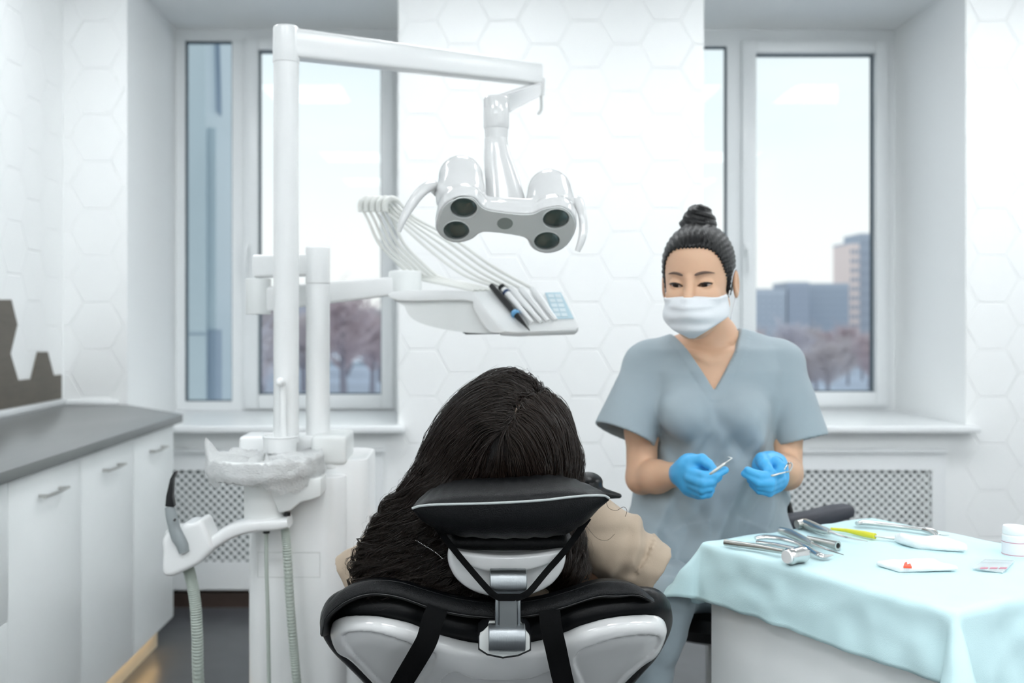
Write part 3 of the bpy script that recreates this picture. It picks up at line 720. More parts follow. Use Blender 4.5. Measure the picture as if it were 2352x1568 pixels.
# handpieces lying on the console and their whip hoses
hp = [((1128, 664), (1216, 766)), ((1152, 668), (1222, 748)), ((1172, 670), (1242, 746)), ((1196, 671), (1258, 744)), ((1222, 671), (1276, 742))]
locs = ['black dental handpiece with blue collar, leftmost on the tray console', 'white dental handpiece next to the black one on the console', 'white dental handpiece in the middle slot of the console', 'white dental handpiece in the fourth slot of the console', 'white dental handpiece beside the pale touch panel']
for i, (a, b) in enumerate(hp):
    t = thing('dental_handpiece', S(*a, .012), locs[i], 'handpiece', 'handpieces on the tray console')
    A = S(*a, .014); Bp = S(*b, .012); D = Bp-A; m = M_['black'] if i == 0 else M_['unit']
    P_ = [A, A+D*.2, A+D*.55, A+D*.62, A+D*.8, Bp]
    if i: MB().tube(P_, [.0085, .009, .008, .0075, .006, .005], 14).obj('body', m, t)
    else:
        MB().tube([A, A+D*.3, A+D*.6], [.007, .0085, .0085], 14).obj('body', m, t)
        MB().tube([A+D*.6, A+D*.64, A+D*.67], [.0095, .0115, .0095], 16).obj('collar', M_['blue'], t)
        MB().tube([A+D*.67, A+D*.8, A+D*.92, A+D*1.0], [.008, .0055, .0028, .0012], 12).obj('tip', m, t)
    if i == 1:
        MB().tube([A-D*.02, A+D*.06], [.0095, .0095], 14).obj('connector', M_['black'], t); MB().tube([A+D*.13, A+D*.19], [.0098, .0098], 14).obj('ring', M_['navy'], t)
    # whip arm + hose
    k = 4-i
    wb_ = thing('whip_hose', W(960+i*16, 632-i*3, 2.74), ['first', 'second', 'third', 'fourth', 'fifth'][i]+' white whip arm with hose counted from the left over the tray', 'hose', 'whip hoses over the tray')
    top = (830+i*14, 466-i*2); bx = 948+i*14; Yw = 2.74-.012*i
    MB().tube(catmull([W(bx, 634, 2.76), W(bx-28, 610, 2.76), W(872+i*14, 560, 2.75), W(846+i*14, 505, 2.74), W(top[0]+2, 478, Yw)]), [.0045, .005, .005, .0042, .0042], 10).obj('whip_arm', M_['hosew'], wb_)
    MB().tube(catmull([W(top[0]-2, 486, Yw), W(top[0], 466, Yw), W(top[0]+14, 456, Yw), W(top[0]+30, 462, Yw)]), [.008, .0095, .009, .006], 12).obj('knuckle', M_['hosew'], wb_)
    MB().tube(catmull([W(top[0]+28, 461, Yw), W(905+i*12, 500, 2.70), W(980+i*14, 568-i*6, 2.64), W(1060+i*18, 628-i*4, 2.58), A+(A-S(*hp[i][1], .012))*.0]), .0042, 10).obj('supply_hose', M_['hosew'], wb_)
    MB().tube(catmull([W(bx, 634, 2.76), W(bx+30, 644, 2.74), W(bx+90, 656, 2.66), W(1090+i*12, 668, 2.58)]), .0042, 8).obj('return_hose', M_['hosew'], wb_)
# ---------------------------------------------------------------- assistant's holder on the left
ah = thing('suction_holder', U(560, 1215, YU-.05), 'white curved suction holder arm reaching left from spittoon column', 'suction holder')
Yv = YU-.06
arm = [W(666, 1196, Yv), W(640, 1200, Yv), W(600, 1202, Yv), W(560, 1208, Yv), W(525, 1222, Yv), W(498, 1240, Yv), W(480, 1250, Yv)]
pp = catmull(arm, 6); R = []
for i, p in enumerate(pp):
    hgt = .0125+.004*math.sin(i/len(pp)*3)
    T = nrm(pp[min(i+1, len(pp)-1)]-pp[max(i-1, 0)]); up = nrm(np.cross(np.cross(T, (0, 0, 1)), T)); sd = np.array([0, 1., 0])
    R.append([p+sd*.035*math.copysign(abs(math.cos(t))**.5, math.cos(t))+up*hgt*math.copysign(abs(math.sin(t))**.6, math.sin(t)) for t in np.linspace(0, 2*math.pi, 28, endpoint=False)])
MB().rings(R).obj('arm', M_['unit'], ah, angle=50)
MB()._cylb(W(612, 1196, YU-.03), W(612, 1176, YU-.03), .050, .050, 36, .004).obj('pivot', M_['unit2'], ah)
MB().cyl(W(660, 1184, Yv), W(660, 1176, Yv), .008, n=12).obj('stop', M_['black'], ah)
hd = [(385, 1305), (386, 1260), (384, 1232), (400, 1212), (430, 1196), (462, 1187), (478, 1192), (498, 1240), (500, 1252), (488, 1266), (470, 1284), (440, 1300), (412, 1312), (398, 1314)]
def hold(P):
    a = [((p[0]-PX0)/F*Yv, CZ-(p[1]-PY0)/F*Yv) for p in hd]
    d = extrude(poly2(P[..., 0], P[..., 2], smooth_poly(a, 3)), P[..., 1]-Yv, .045, .012)
    # valley where the handpieces rest
    for px, py in ((415, 1205), (450, 1190)):
        c = W(px, py, Yv); d = smax(d, -rcone(P, c+np.array([.0, -.1, .012]), c+np.array([0, .1, .012]), .016, .016), .006)
    return d
lo = W(370, 1330, Yv); hi = W(515, 1175, Yv)
sdf_obj('cradle', hold, (lo[0], Yv-.06, lo[2]), (hi[0], Yv+.06, hi[2]), .003, M_['unit'], ah)
for k in range(5):
    z = 1222+k*17; MB().tube([W(386, z, Yv-.03), W(384, z+6, Yv), W(388, z, Yv+.03)], .006, 8).obj('grip_rib', M_['unit2'], ah)
sv = thing('suction_handpiece', W(410, 1260, Yv-.05), 'grey suction handpiece with flat black nozzle standing in the cradle', 'suction handpiece')
Ys = Yv-.058
MB().prism([W(a, b, Ys) for a, b in ((379, 1163), (381, 1140), (390, 1100), (399, 1083), (404, 1084), (397, 1100), (395, 1140), (400, 1164))], (0, .02, 0)).obj('nozzle', M_['black'], sv, bevel=.0015)
R = []
for (a, b, w) in ((389, 1163, 10), (394, 1185, 12.5), (401, 1215, 13), (411, 1238, 14.5), (419, 1252, 13), (423, 1268, 11)):
    o = W(a, b, Ys+.01); r = w/940
    R.append([o+np.array([r*math.cos(t), r*.8*math.sin(t), .25*r*math.cos(t)]) for t in np.linspace(0, 2*math.pi, 20, endpoint=False)])
MB().rings(R).obj('body', mat('handpiece_grey', (150, 158, 160), .45), sv)
MB().cyl(W(401, 1194, Ys-.004), W(402, 1193, Ys-.010), .003, n=10).obj('button', M_['black'], sv)
def corr_hose(name, path, r, label, m, ribs=True):
    t = thing(name, path[-1], label, 'hose')
    P_ = catmull(path, 60)
    rr = [r*(1+.07*math.sin(i*1.57*.9)) for i in range(len(P_))] if ribs else r
    if ribs: MB_ = MB(); MB_.tube(P_, r, 14); 
    mb = MB(); 
    T = np.gradient(P_, axis=0); T /= np.linalg.norm(T, axis=1)[:, None]; R = []
    for p, tt, q in zip(P_, T, rr if ribs else [r]*len(P_)):
        x = nrm(np.cross((0, 1, 0), tt)); y = np.cross(tt, x); R.append([p+q*(math.cos(a)*x+math.sin(a)*y) for a in np.linspace(0, 2*math.pi, 14, endpoint=False)])
    mb.rings(R).obj('tube', m, t); return t
corr_hose('suction_hose', [W(430, 1300, Yv), W(438, 1325, Yv), W(448, 1380, Yv), W(453, 1460, Yv), W(456, 1568, Yv+.02), W(470, 1750, Yv+.1), W(560, 1850, Yv+.16)], .0135, 'thick ribbed grey hose hanging under the suction cradle', M_['hose'])
corr_hose('suction_hose', [W(654, 1205, Yv), W(660, 1270, Yv), W(666, 1380, Yv), W(674, 1480, Yv), W(682, 1568, Yv), W(700, 1750, Yv+.02), W(700, 1880, Yv+.05)], .0105, 'ribbed grey hose hanging right in front of the column', M_['hose'])
corr_hose('suction_hose', [W(612, 1222, Yv), W(612, 1300, Yv), W(615, 1400, Yv), W(618, 1568, Yv), W(622, 1700, Yv+.02), W(640, 1880, Yv+.05)], .0046, 'thin smooth hose hanging left in front of the column', M_['hose'], False)
MB().cyl(W(612, 1212, Yv), W(612, 1224, Yv), .008, n=14).obj('hose_plug', M_['black'], ah)
# ---------------------------------------------------------------- film cover over the bowl
fm = bpy.data.materials.new('plastic_film'); fm.use_nodes = True; nt = fm.node_tree; b = nt.nodes['Principled BSDF']
b.inputs['Base Color'].default_value = (.93, .95, .95, 1); b.inputs['Roughness'].default_value = .35
tr = nt.nodes.new('ShaderNodeBsdfTransparent'); mx = nt.nodes.new('ShaderNodeMixShader'); mx.inputs[0].default_value = .62
nn = nt.nodes.new('ShaderNodeTexNoise'); nn.inputs['Scale'].default_value = 45; nn.inputs['Detail'].default_value = 6; bp = nt.nodes.new('ShaderNodeBump'); bp.inputs['Distance'].default_value = .006; bp.inputs['Strength'].default_value = .9
nt.links.new(nn.outputs[0], bp.inputs['Height']); nt.links.new(bp.outputs[0], b.inputs['Normal'])
nt.links.new(tr.outputs[0], mx.inputs[1]); nt.links.new(b.outputs[0], mx.inputs[2]); nt.links.new(mx.outputs[0], nt.nodes['Material Output'].inputs[0])
M_['film'] = fm
V = []; Fq = []; NA, NR = 110, 26; cx, cy = cb[0], YU-.02
for i in range(NR):
    s_ = i/(NR-1)
    for j in range(NA):
        a = j/NA*2*math.pi
        if s_ < .45: r = .02+s_/.45*.118; z = zb+.052
        else: r = .138+.004*math.sin((s_-.45)*4); z = zb+.052-(s_-.45)/.55*.060; r -= max(0, s_-.78)*.06
        w = np.array([math.cos(a)*9+3, math.sin(a)*9, s_*6]); nz = float(noise(w[None].astype(np.float32), .8)[0]); n2 = float(noise(w[None].astype(np.float32), 2.3)[0])
        r += nz*.007*s_+n2*.003*s_; z += n2*.006+(.012*nz if s_ < .45 else 0)
        if s_ > .95: z += .010*math.sin(a*3+1)+.012*nz
        # peak sticking up at the left, fold in front
        da = math.atan2(math.sin(a-3.3), math.cos(a-3.3)); pk = math.exp(-(da/.16)**2)*math.exp(-((s_-.45)/.09)**2)
        z += pk*.05; r += pk*.004
        V.append((cx+r*math.cos(a), cy+r*math.sin(a)*1.0, z))
for i in range(NR-1):
    for j in range(NA): Fq.append((i*NA+j, i*NA+(j+1) % NA, (i+1)*NA+(j+1) % NA, (i+1)*NA+j))
fo = obj('bowl_cover', V, Fq, M_['film']); tag(fo, 'crinkled clear plastic film pulled over the spittoon bowl', 'plastic cover')
# ================================================================ DENTAL CHAIR
dc = thing('dental_chair', (.06, 2.35, 0), 'reclined dental chair with white shell and black leather upholstery', 'dental chair')
th = math.radians(50)
nb_ = np.array([0, -math.sin(th), -math.cos(th)]); up_ = np.array([0, -math.cos(th), math.sin(th)]); rx_ = np.array([1., 0, 0])
cp = W(1150, 1440, 1.685); Bc = np.stack([rx_, up_, nb_], 1)
toC = lambda V: V@Bc.T+cp
def CP(px, py, off=0):                     # pixel onto the plane lying off in front of the shell plane
    q = WP(px, py, cp+nb_*off, nb_)-cp; return np.array([q@rx_, q@up_])
def cpoly(pts, off=0, n=4): return smooth_poly([CP(a, b+(15 if off == 0 and b < 1500 else 0), off-.315*((a-1155)/1345)**2) for a, b in pts], n)
shell = cpoly([(757, 1450), (768, 1432), (800, 1423), (860, 1423), (930, 1436), (975, 1452), (1020, 1468), (1080, 1482), (1155, 1487), (1230, 1480), (1290, 1462), (1340, 1442), (1400, 1426), (1460, 1419), (1510, 1420), (1530, 1432), (1532, 1450), (1515, 1490), (1480, 1530), (1440, 1568), (1400, 1610), (1370, 1680), (1350, 1800), (1345, 1960), (955, 1960), (945, 1800), (925, 1680), (890, 1610), (850, 1568), (800, 1518), (770, 1485)], 0)
recess = cpoly([(1032, 1532), (1090, 1545), (1155, 1548), (1220, 1544), (1275, 1530), (1300, 1600), (1290, 1760), (1275, 1920), (1030, 1920), (1010, 1760), (1000, 1600)], 0)
sidel = cpoly([(790, 1440), (850, 1432), (920, 1448), (975, 1470), (1000, 1500), (960, 1560), (930, 1640), (880, 1568), (820, 1500)], 0)
sider = cpoly([(1320, 1480), (1380, 1450), (1450, 1436), (1505, 1438), (1510, 1462), (1470, 1515), (1420, 1560), (1370, 1640), (1340, 1560)], 0)
def fshell(P):
    u, v, w = P[..., 0], P[..., 1], P[..., 2]
    w2 = w+.9*(u-.01)**2*.35            # wraps gently round the sides
    d2 = poly2(u, v, shell)
    crown = np.clip(-d2/.05, 0, 1); w3 = w2-.012*(1-(1-crown)**2)+.0
    d = extrude(d2, w3+.012, .014, .010)
    for pl, dep in ((recess, .007), (sidel, .005), (sider, .005)):
        q = poly2(u, v, pl); d = smax(d, -np.maximum(q, -(w3-.002+dep)), .006)
    return d
sdf_obj('backrest_shell', fshell, (-.36, -.42, -.10), (.38, .09, .04), .0032, M_['gloss'], dc, world=toC)
# upholstery: fat roll round the shell
upo = cpoly([(733, 1450), (738, 1420), (756, 1398), (790, 1384), (850, 1381), (920, 1386), (985, 1404), (1060, 1425), (1155, 1436), (1240, 1425), (1310, 1403), (1380, 1388), (1450, 1378), (1510, 1380), (1538, 1398), (1546, 1425), (1540, 1455), (1515, 1505), (1480, 1545), (1445, 1585), (1400, 1640), (1370, 1720), (1355, 1960), (945, 1960), (930, 1720), (900, 1640), (845, 1580), (795, 1530), (755, 1490)], -.04)
def fup(P):
    u, v, w = P[..., 0], P[..., 1], P[..., 2]
    w2 = w+.315*(u-.01)**2
    d2 = poly2(u, v, upo)
    return extrude(d2, w2+.052, .030, .026)+noise(P, 9)*.0012
sdf_obj('backrest_upholstery', fup, (-.40, -.42, -.16), (.42, .12, .02), .0042, M_['leather2'], dc, world=toC)
# padded band (backrest cover) with stitched seams
top = [(735, 1452), (736, 1430), (748, 1392), (790, 1348), (850, 1326), (915, 1328), (985, 1348), (1060, 1368), (1155, 1378), (1240, 1368), (1300, 1352), (1370, 1330), (1420, 1328), (1465, 1342), (1500, 1372)]
bot = [(741, 1462), (744, 1448), (752, 1420), (795, 1386), (850, 1369), (915, 1376), (985, 1400), (1060, 1417), (1155, 1424), (1240, 1415), (1300, 1398), (1370, 1376), (1420, 1374), (1465, 1370), (1502, 1384)]
tp = catmull(top, 6); bp_ = catmull(bot, 6); Yb = 1.70
R = []
for i, (a, b) in enumerate(zip(tp, bp_)):
    A = W(a[0], a[1], Yb+.02); Bq = W(b[0], b[1], Yb-.005); mid = (A+Bq)/2; up2 = (A-Bq)/2
    bl = np.array([0, .045, -.012]); ring = []
    for k in range(24):
        t = k/24*2*math.pi; c_, s_ = math.cos(t), math.sin(t)
        ring.append(mid+bl*.9+up2*math.copysign(abs(s_)**.45, s_)+bl*math.copysign(abs(c_)**.6, c_)+np.array([0, -.003*math.exp(-(s_/.7)**2)*(c_ < 0), 0]))
    R.append(ring)
bc = thing('backrest_cover', W(1100, 1500, Yb), 'black padded leather band strapped over top of chair backrest', 'backrest cover')
MB().rings(R).obj('band', M_['leather'], bc, angle=70)
for f_ in (.16, .86):
    s = MB(); s.tube([W(a[0], a[1], Yb+.02)*(1-f_)+W(b[0], b[1], Yb-.005)*f_+np.array([0, -.0022-.0015*math.sin(f_*3.1), .000]) for a, b in zip(tp, bp_)][8:-4], .0009, 5); s.obj('seam', M_['black'], bc)
def strap(name, pts, offs, w, m, par, th_=.0018):
    """flat webbing through pixel points at distances Y"""
    P = catmull([W(a, b, y) for (a, b), y in zip(pts, offs)], 8); R = []
    for i, p in enumerate(P):
        T = nrm(P[min(i+1, len(P)-1)]-P[max(i-1, 0)]); s_ = nrm(np.cross(T, (0, 1, 0))); n = np.cross(s_, T)
        R.append([p+s_*w, p+s_*w-n*th_, p-s_*w-n*th_, p-s_*w][::1])
    return MB().rings(R).obj(name, m, par, smooth=False)
strap('strap', [(1005, 1395), (992, 1430), (980, 1470), (958, 1510), (928, 1560), (900, 1610), (885, 1640)], [1.675, 1.665, 1.665, 1.68, 1.725, 1.75, 1.79], .018, M_['webbing'], bc)
strap('strap', [(1262, 1400), (1266, 1440), (1277, 1490), (1290, 1550), (1305, 1610), (1318, 1680)], [1.675, 1.665, 1.672, 1.71, 1.76, 1.80], .018, M_['webbing'], bc)
# headrest -------------------------------------------------
Yh = 1.70
hs = smooth_poly([((a-PX0)/F*Yh, CZ-(b-PY0)/F*Yh) for a, b in [(1030, 1262), (1034, 1256), (1080, 1262), (1155, 1268), (1230, 1264), (1290, 1255), (1297, 1258), (1301, 1285), (1292, 1315), (1268, 1345), (1228, 1366), (1180, 1375), (1130, 1373), (1085, 1360), (1050, 1335), (1032, 1305), (1027, 1280)]], 4)
lip = smooth_poly([((a-PX0)/F*Yh, CZ-(b-PY0)/F*Yh) for a, b in [(1036, 1256), (1080, 1263), (1155, 1269), (1230, 1265), (1294, 1256), (1285, 1276), (1245, 1294), (1200, 1305), (1155, 1308), (1110, 1303), (1070, 1290), (1046, 1274)]], 4)
def fh(P):
    u, v, w = P[..., 0], P[..., 2], P[..., 1]-Yh
    d2 = poly2(u, v, hs); cr_ = np.clip(-d2/.05, 0, 1)
    a = extrude(d2, w+.012*(1-(1-cr_)**2)-.022, .022, .014)
    cx_ = (1165-PX0)/F*Yh
    # triangular dished panel in the middle
    q = np.maximum(np.abs(u-cx_)-.115-(v-(CZ-(1300-PY0)/F*Yh))*1.1, np.abs(v-(CZ-(1325-PY0)/F*Yh))-.05)
    a = smax(a, -np.maximum(q, np.maximum(w+.002, -w-.05)), .008)
    d3 = poly2(u, v, lip); b = extrude(d3, w+.008, .016, .006)
    return smin(a, b, .003)
sdf_obj('headrest_shell', fh, (-.05, Yh-.05, .80), (.18, Yh+.06, .94), .0022, M_['gloss'], dc)
def fr_(P):
    a, b = W(1046, 1240, Yh+.02), W(1292, 1240, Yh+.02)
    return rcone(P*np.array([1, .6, 1], np.float32), a*[1, .6, 1], b*[1, .6, 1], .0165, .0165)+noise(P, 25)*.0006
lo, hi = W(1010, 1290, Yh), W(1325, 1195, Yh)
sdf_obj('headrest_roll', fr_, (lo[0], Yh-.06, lo[2]), (hi[0], Yh+.10, hi[2]), .003, M_['leather'], dc)
# brackets and hinges
br = M_['brushed']; Yg = 1.665
MB()._cylb(W(1125, 1337, Yg), W(1209, 1337, Yg), .0228, .0228, 48, .002).obj('hinge', br, dc)
MB().cyl(W(1146, 1337, Yg), W(1187, 1337, Yg), .0232, n=48).obj('hinge_ring', br, dc)
for a, b in ((1137, 1148), (1186, 1196)):
    MB().box(W(a, 0, Yg)[0], W(b, 0, Yg)[0], Yg-.004, Yg+.01, W(0, 1446, Yg)[2], W(0, 1355, Yg)[2]).obj('link', br, dc, bevel=.003)
MB().box(W(1147, 0, Yg)[0], W(1187, 0, Yg)[0], Yg-.010, Yg+.006, W(0, 1470, Yg)[2], W(0, 1350, Yg)[2]).obj('link_centre', mat('link_grey', (118, 122, 124), .5, .6), dc, bevel=.0015)
MB()._cylb(W(1122, 1463, Yg), W(1206, 1463, Yg), .0225, .0225, 48, .002).obj('hinge', br, dc)
MB().cyl(W(1146, 1463, Yg), W(1187, 1463, Yg), .0229, n=48).obj('hinge_ring', br, dc)
hpoly = [(1101, 1462), (1122, 1440), (1200, 1440), (1217, 1462), (1217, 1492), (1190, 1504), (1155, 1509), (1120, 1502), (1101, 1490)]
MB().prism([W(a, b, Yg+.002) for a, b in hpoly], (0, .05, .01)).obj('hinge_housing', M_['grey'], dc, bevel=.002)
MB().prism([W(1158+(a-1158)*1.045, 1474+(b-1474)*1.09, Yg+.008) for a, b in hpoly], (0, .04, .01)).obj('housing_gasket', M_['black'], dc, smooth=False)
# neck pillow: lens shaped cushion with piped seam
pi_ = thing('neck_pillow', W(1165, 1230, 1.70), 'black leather neck pillow with grey piping strapped round the headrest', 'neck pillow')
xs = [947, 960, 985, 1010, 1050, 1100, 1155, 1210, 1260, 1300, 1340, 1370, 1390, 1399]
zt_ = [1164, 1147, 1130, 1119, 1110, 1106, 1105, 1102, 1098, 1099, 1109, 1123, 1132, 1141]
zs_ = [1167, 1162, 1159, 1158, 1157, 1156, 1154, 1151, 1147, 1142, 1138, 1137, 1138, 1144]
zb_ = [1170, 1186, 1206, 1219, 1227, 1231, 1233, 1232, 1230, 1226, 1207, 1178, 1158, 1147]
dp = [.004, .05, .085, .10, .115, .12, .12, .12, .12, .115, .10, .07, .035, .004]
N_ = 44; q = np.linspace(947, 1399, N_); q = 947+(399+53)*(.5-.5*np.cos(np.linspace(0, math.pi, N_))); R = []; seam = []
for x in q:
    T_, S_, B2, D = (np.interp(x, xs, a) for a in (zt_, zs_, zb_, dp)); Y0 = 1.60+.03*((x-1165)/230)**2
    s0 = W(x, S_, Y0); ring = []; seam.append(s0+np.array([0, -.0012, 0]))
    zt, zb2 = W(x, T_, Y0+.7*D)[2], W(x, B2, Y0+.7*D)[2]
    for k in range(20):
        t = k/20*math.pi; y = D*(1-math.cos(t))*.75; hh = max(math.sin(t), 0)**.75
        wr = .0016*math.sin(x*.21+3*math.sin(t*2))*math.sin(t)
        ring.append((s0[0]*(1+y/Y0*.0), Y0+y, s0[2]+(zt-s0[2])*hh+wr))
    for k in range(20):
        t = (1-k/20)*math.pi; y = D*(1-math.cos(t))*.75; hh = max(math.sin(t), 0)**.6
        wr = .0014*math.sin(x*.13+2*math.cos(t*3))*math.sin(t)
        ring.append((s0[0], Y0+y, s0[2]+(zb2-s0[2])*hh+wr))
    R.append(ring)
MB().rings(R).obj('cushion', M_['leather'], pi_, angle=80)
MB().tube(seam, .0021, 8).obj('piping', M_['piping'], pi_)
strap('strap', [(996, 1200), (1040, 1258), (1085, 1312), (1120, 1352), (1135, 1366), (1150, 1373)], [1.675, 1.672, 1.655, 1.640, 1.638, 1.636], .0052, M_['webbing'], pi_)
strap('strap', [(1352, 1188), (1302, 1258), (1255, 1312), (1218, 1356), (1200, 1368), (1184, 1373)], [1.675, 1.672, 1.655, 1.640, 1.638, 1.636], .0052, M_['webbing'], pi_)
MB().prism([W(a, b, 1.635) for a, b in ((1128, 1364), (1207, 1364), (1196, 1372), (1182, 1380), (1148, 1380), (1138, 1372))], (0, .003, 0)).obj('strap_joint', M_['webbing'], pi_, smooth=False)
# seat, leg rest and base beyond the backrest
def fseat(P):
    d = rbox(P, (.055, 2.42, .47), (.27, .30, .06), .045)
    d = smin(d, rbox(P, (.055, 2.98, .50), (.21, .34, .045), .04), .04)
    return d
sdf_obj('seat_cushion', fseat, (-.25, 2.05, .38), (.36, 3.4, .58), .012, M_['leather2'], dc)
MB().box(-.12, .23, 2.15, 2.95, .30, .41).obj('seat_frame', M_['gloss'], dc, bevel=.03, seg=4)
MB().box(-.06, .17, 2.35, 2.65, .08, .31).obj('pedestal', M_['gloss'], dc, bevel=.02, seg=3)
MB().box(-.22, .33, 2.1, 3.0, .0, .08).obj('base_plate', M_['gloss'], dc, bevel=.03, seg=4)
# dark cushion seen behind the pillow at right
def fl(P):
    a = W(1352, 1105, 2.02); b = W(1420, 1138, 2.0)
    d = smin(ell(P, a, (.028, .05, .018)), rcone(P*np.array([1, .5, 1.4], np.float32), W(1350, 1128, 2.0)*[1, .5, 1.4], b*[1, .5, 1.4], .022, .007), .012)
    return d
lo, hi = W(1300, 1180, 2.0), W(1450, 1070, 2.0)
lobe = sdf_obj('armrest_pad', fl, (lo[0], 1.90, lo[2]), (hi[0], 2.1, hi[2]), .003, M_['leather2'], dc)
MB().tube([W(1352, 1125, 2.02), W(1345, 1300, 2.1), (.24, 2.2, .45)], .012, 10).obj('armrest_arm', M_['gloss'], dc)
# ================================================================ NURSE
YN = 2.42
NW = lambda px, py, Y=YN: W(px, py, Y)
nu = thing('person', (NW(1640, 0)[0], YN, .03), 'person with top bun in grey blue scrubs, white mask and blue gloves', 'person')
# head frame -----------------------------------------------------------
hc = W(1603, 642, 2.31); S_ = 1.045; yaw = math.radians(-25); pit = math.radians(9)
Rz = np.array([[math.cos(yaw), -math.sin(yaw), 0], [math.sin(yaw), math.cos(yaw), 0], [0, 0, 1]])
Rx = np.array([[1, 0, 0], [0, math.cos(pit), -math.sin(pit)], [0, math.sin(pit), math.cos(pit)]])
RH = Rz@Rx
toH = lambda V: (np.asarray(V)*S_)@RH.T+hc
fromH = lambda P: ((P-hc.astype(np.float32))@RH.astype(np.float32))/S_
def f_head(P, eyes=True):
    d = ell(P, (0, .012, .034), (.074, .093, .084))
    d = smin(d, ell(P, (0, -.030, -.025), (.063, .058, .078)), .02)
    d = smin(d, ell(P, (0, -.052, -.083), (.034, .034, .034)), .035)
    d = smin(d, rcone(P, (-.05, .0, -.055), (-.012, -.062, -.100), .018, .016), .025)
    d = smin(d, rcone(P, (.05, .0, -.055), (.012, -.062, -.100), .018, .016), .025)
    for s in (-1, 1):
        d = smin(d, ell(P, (s*.036, -.066, -.030), (.020, .016, .016)), .018)      # cheekbone
        d = smax(d, -ell(P, (s*.032, -.092, .000), (.019, .014, .011)), .014)       # socket
    d = smin(d, rcone(P, (0, -.082, .008), (0, -.102, -.030), .0075, .011), .012)
    for s in (-1, 1):
        c = (s*.031, -.0695, -.0005); d = smin(d, ell(P, c, (.0165, .0135, .0125)), .004)
        if eyes:
            x = (P[..., 0]-s*.031); z = P[..., 2]+.0025+.10*s*x*0
            zc = -.0005+.0*x
            up = z-(.0052-19*x*x)-.12*s*x; lo_ = -(z-(-.0046+16*x*x))+.12*s*x
            slit = np.maximum(np.maximum(up, lo_), P[..., 1]+.068)
            d = smax(d, -slit, .0012)
        # ear
        e = ell(P, (s*.0795, .020, -.014), (.0065, .018, .031)); e = smax(e, -ell(P, (s*.0865, .015, -.012), (.006, .010, .019)), .004)
        d = smin(d, e, .005)
    return d
V, Fq = sdf_mesh(f_head, (-.095, -.125, -.13), (.095, .115, .13), .0019)
Vh = toH(V)
# body skin : neck, chest, arms -----------------------------------------
shL, shR = NW(1475, 858, YN+.02), NW(1806, 850, YN+.02)
elL, elR = NW(1474, 1098, YN-.03), NW(1806, 1088, YN-.05)
wrL, wrR = NW(1566, 1088, 2.26), NW(1786, 1068, 2.25)
def f_skin(P):
    d = rcone(P, NW(1615, 730, YN+.0), NW(1640, 800, YN+.02), .053, .062)
    d = smin(d, rcone(P, NW(1560, 852, YN+.0), NW(1722, 850, YN+.0), .055, .055), .05)
    d = smin(d, ell(P, NW(1640, 930, YN), (.15, .095, .15)), .04)
    for s, a in ((-1, NW(1535, 818)), (1, NW(1745, 815))):           # trapezius
        d = smin(d, rcone(P, NW(1640, 775, YN+.03), a, .035, .038), .04)
    # clavicle hints
    d = smin(d, rcone(P, NW(1628, 822, YN-.075), NW(1545, 795, YN-.05), .006, .006), .02)
    d = smin(d, rcone(P, NW(1655, 822, YN-.075), NW(1735, 792, YN-.05), .006, .006), .02)
    for sh, el, wr, k in ((shL, elL, wrL, 0), (shR, elR, wrR, 1)):
        a = chain(P, [sh, sh*.45+el*.55, el], [.048, .0385, .0365], .02)
        f = chain(P, [el, el*.62+wr*.38, wr], [.037, .0365, .025], .02)
        a = smin(a, f, .012); d = np.minimum(d, a) if False else smin(d, a, .01)
    return d
# eyes, brows
for s in (-1, 1):
    c = np.array([s*.031, -.0665, -.0015])
    e = obj('eye', *(lambda m: (toH(np.array(m.V)), m.F))(MB().sphere(c, .0118, 24, 16)), M_['eye_w'], nu)
    g = nrm([-.12, -1, -.22]); k = c+g*.0092
    m = MB().lathe([(0, .0034), (.0035, .0031), (.0058, .0021), (.0066, .0008), (.0066, -.0004)], c=k, n=20, axis=g); obj('iris', toH(np.array(m.V)), m.F, M_['eye_d'], e)
    lash = [np.array([s*.031+x, -.0805+abs(x)*abs(x)*22+.0, -.0005+.0042-15*x*x+.10*s*x-.002]) for x in np.linspace(-.0155, .0155, 11)]
    m = MB().tube(lash, [.0007, .0026, .0028, .0024, .0008], 6); obj('eyelash', toH(np.array(m.V)), m.F, M_['eye_d'], nu)
    bw_ = [np.array([s*(.013+t*.037), -.0905+t*t*.024+t*.003, .0205+.0045*math.sin(t*2.9)-.0005*t]) for t in np.linspace(0, 1, 10)]
    Rg = []
    for i, p in enumerate(bw_):
        hh = np.interp(i/9, [0, .15, .6, 1], [.0018, .0034, .0026, .0007]); Rg.append([p+np.array([0, .0022*math.cos(a), hh*math.sin(a)]) for a in np.linspace(0, 2*math.pi, 8, endpoint=False)])
    m = MB().rings(Rg); obj('eyebrow', toH(np.array(m.V)), m.F, M_['brow'], nu)
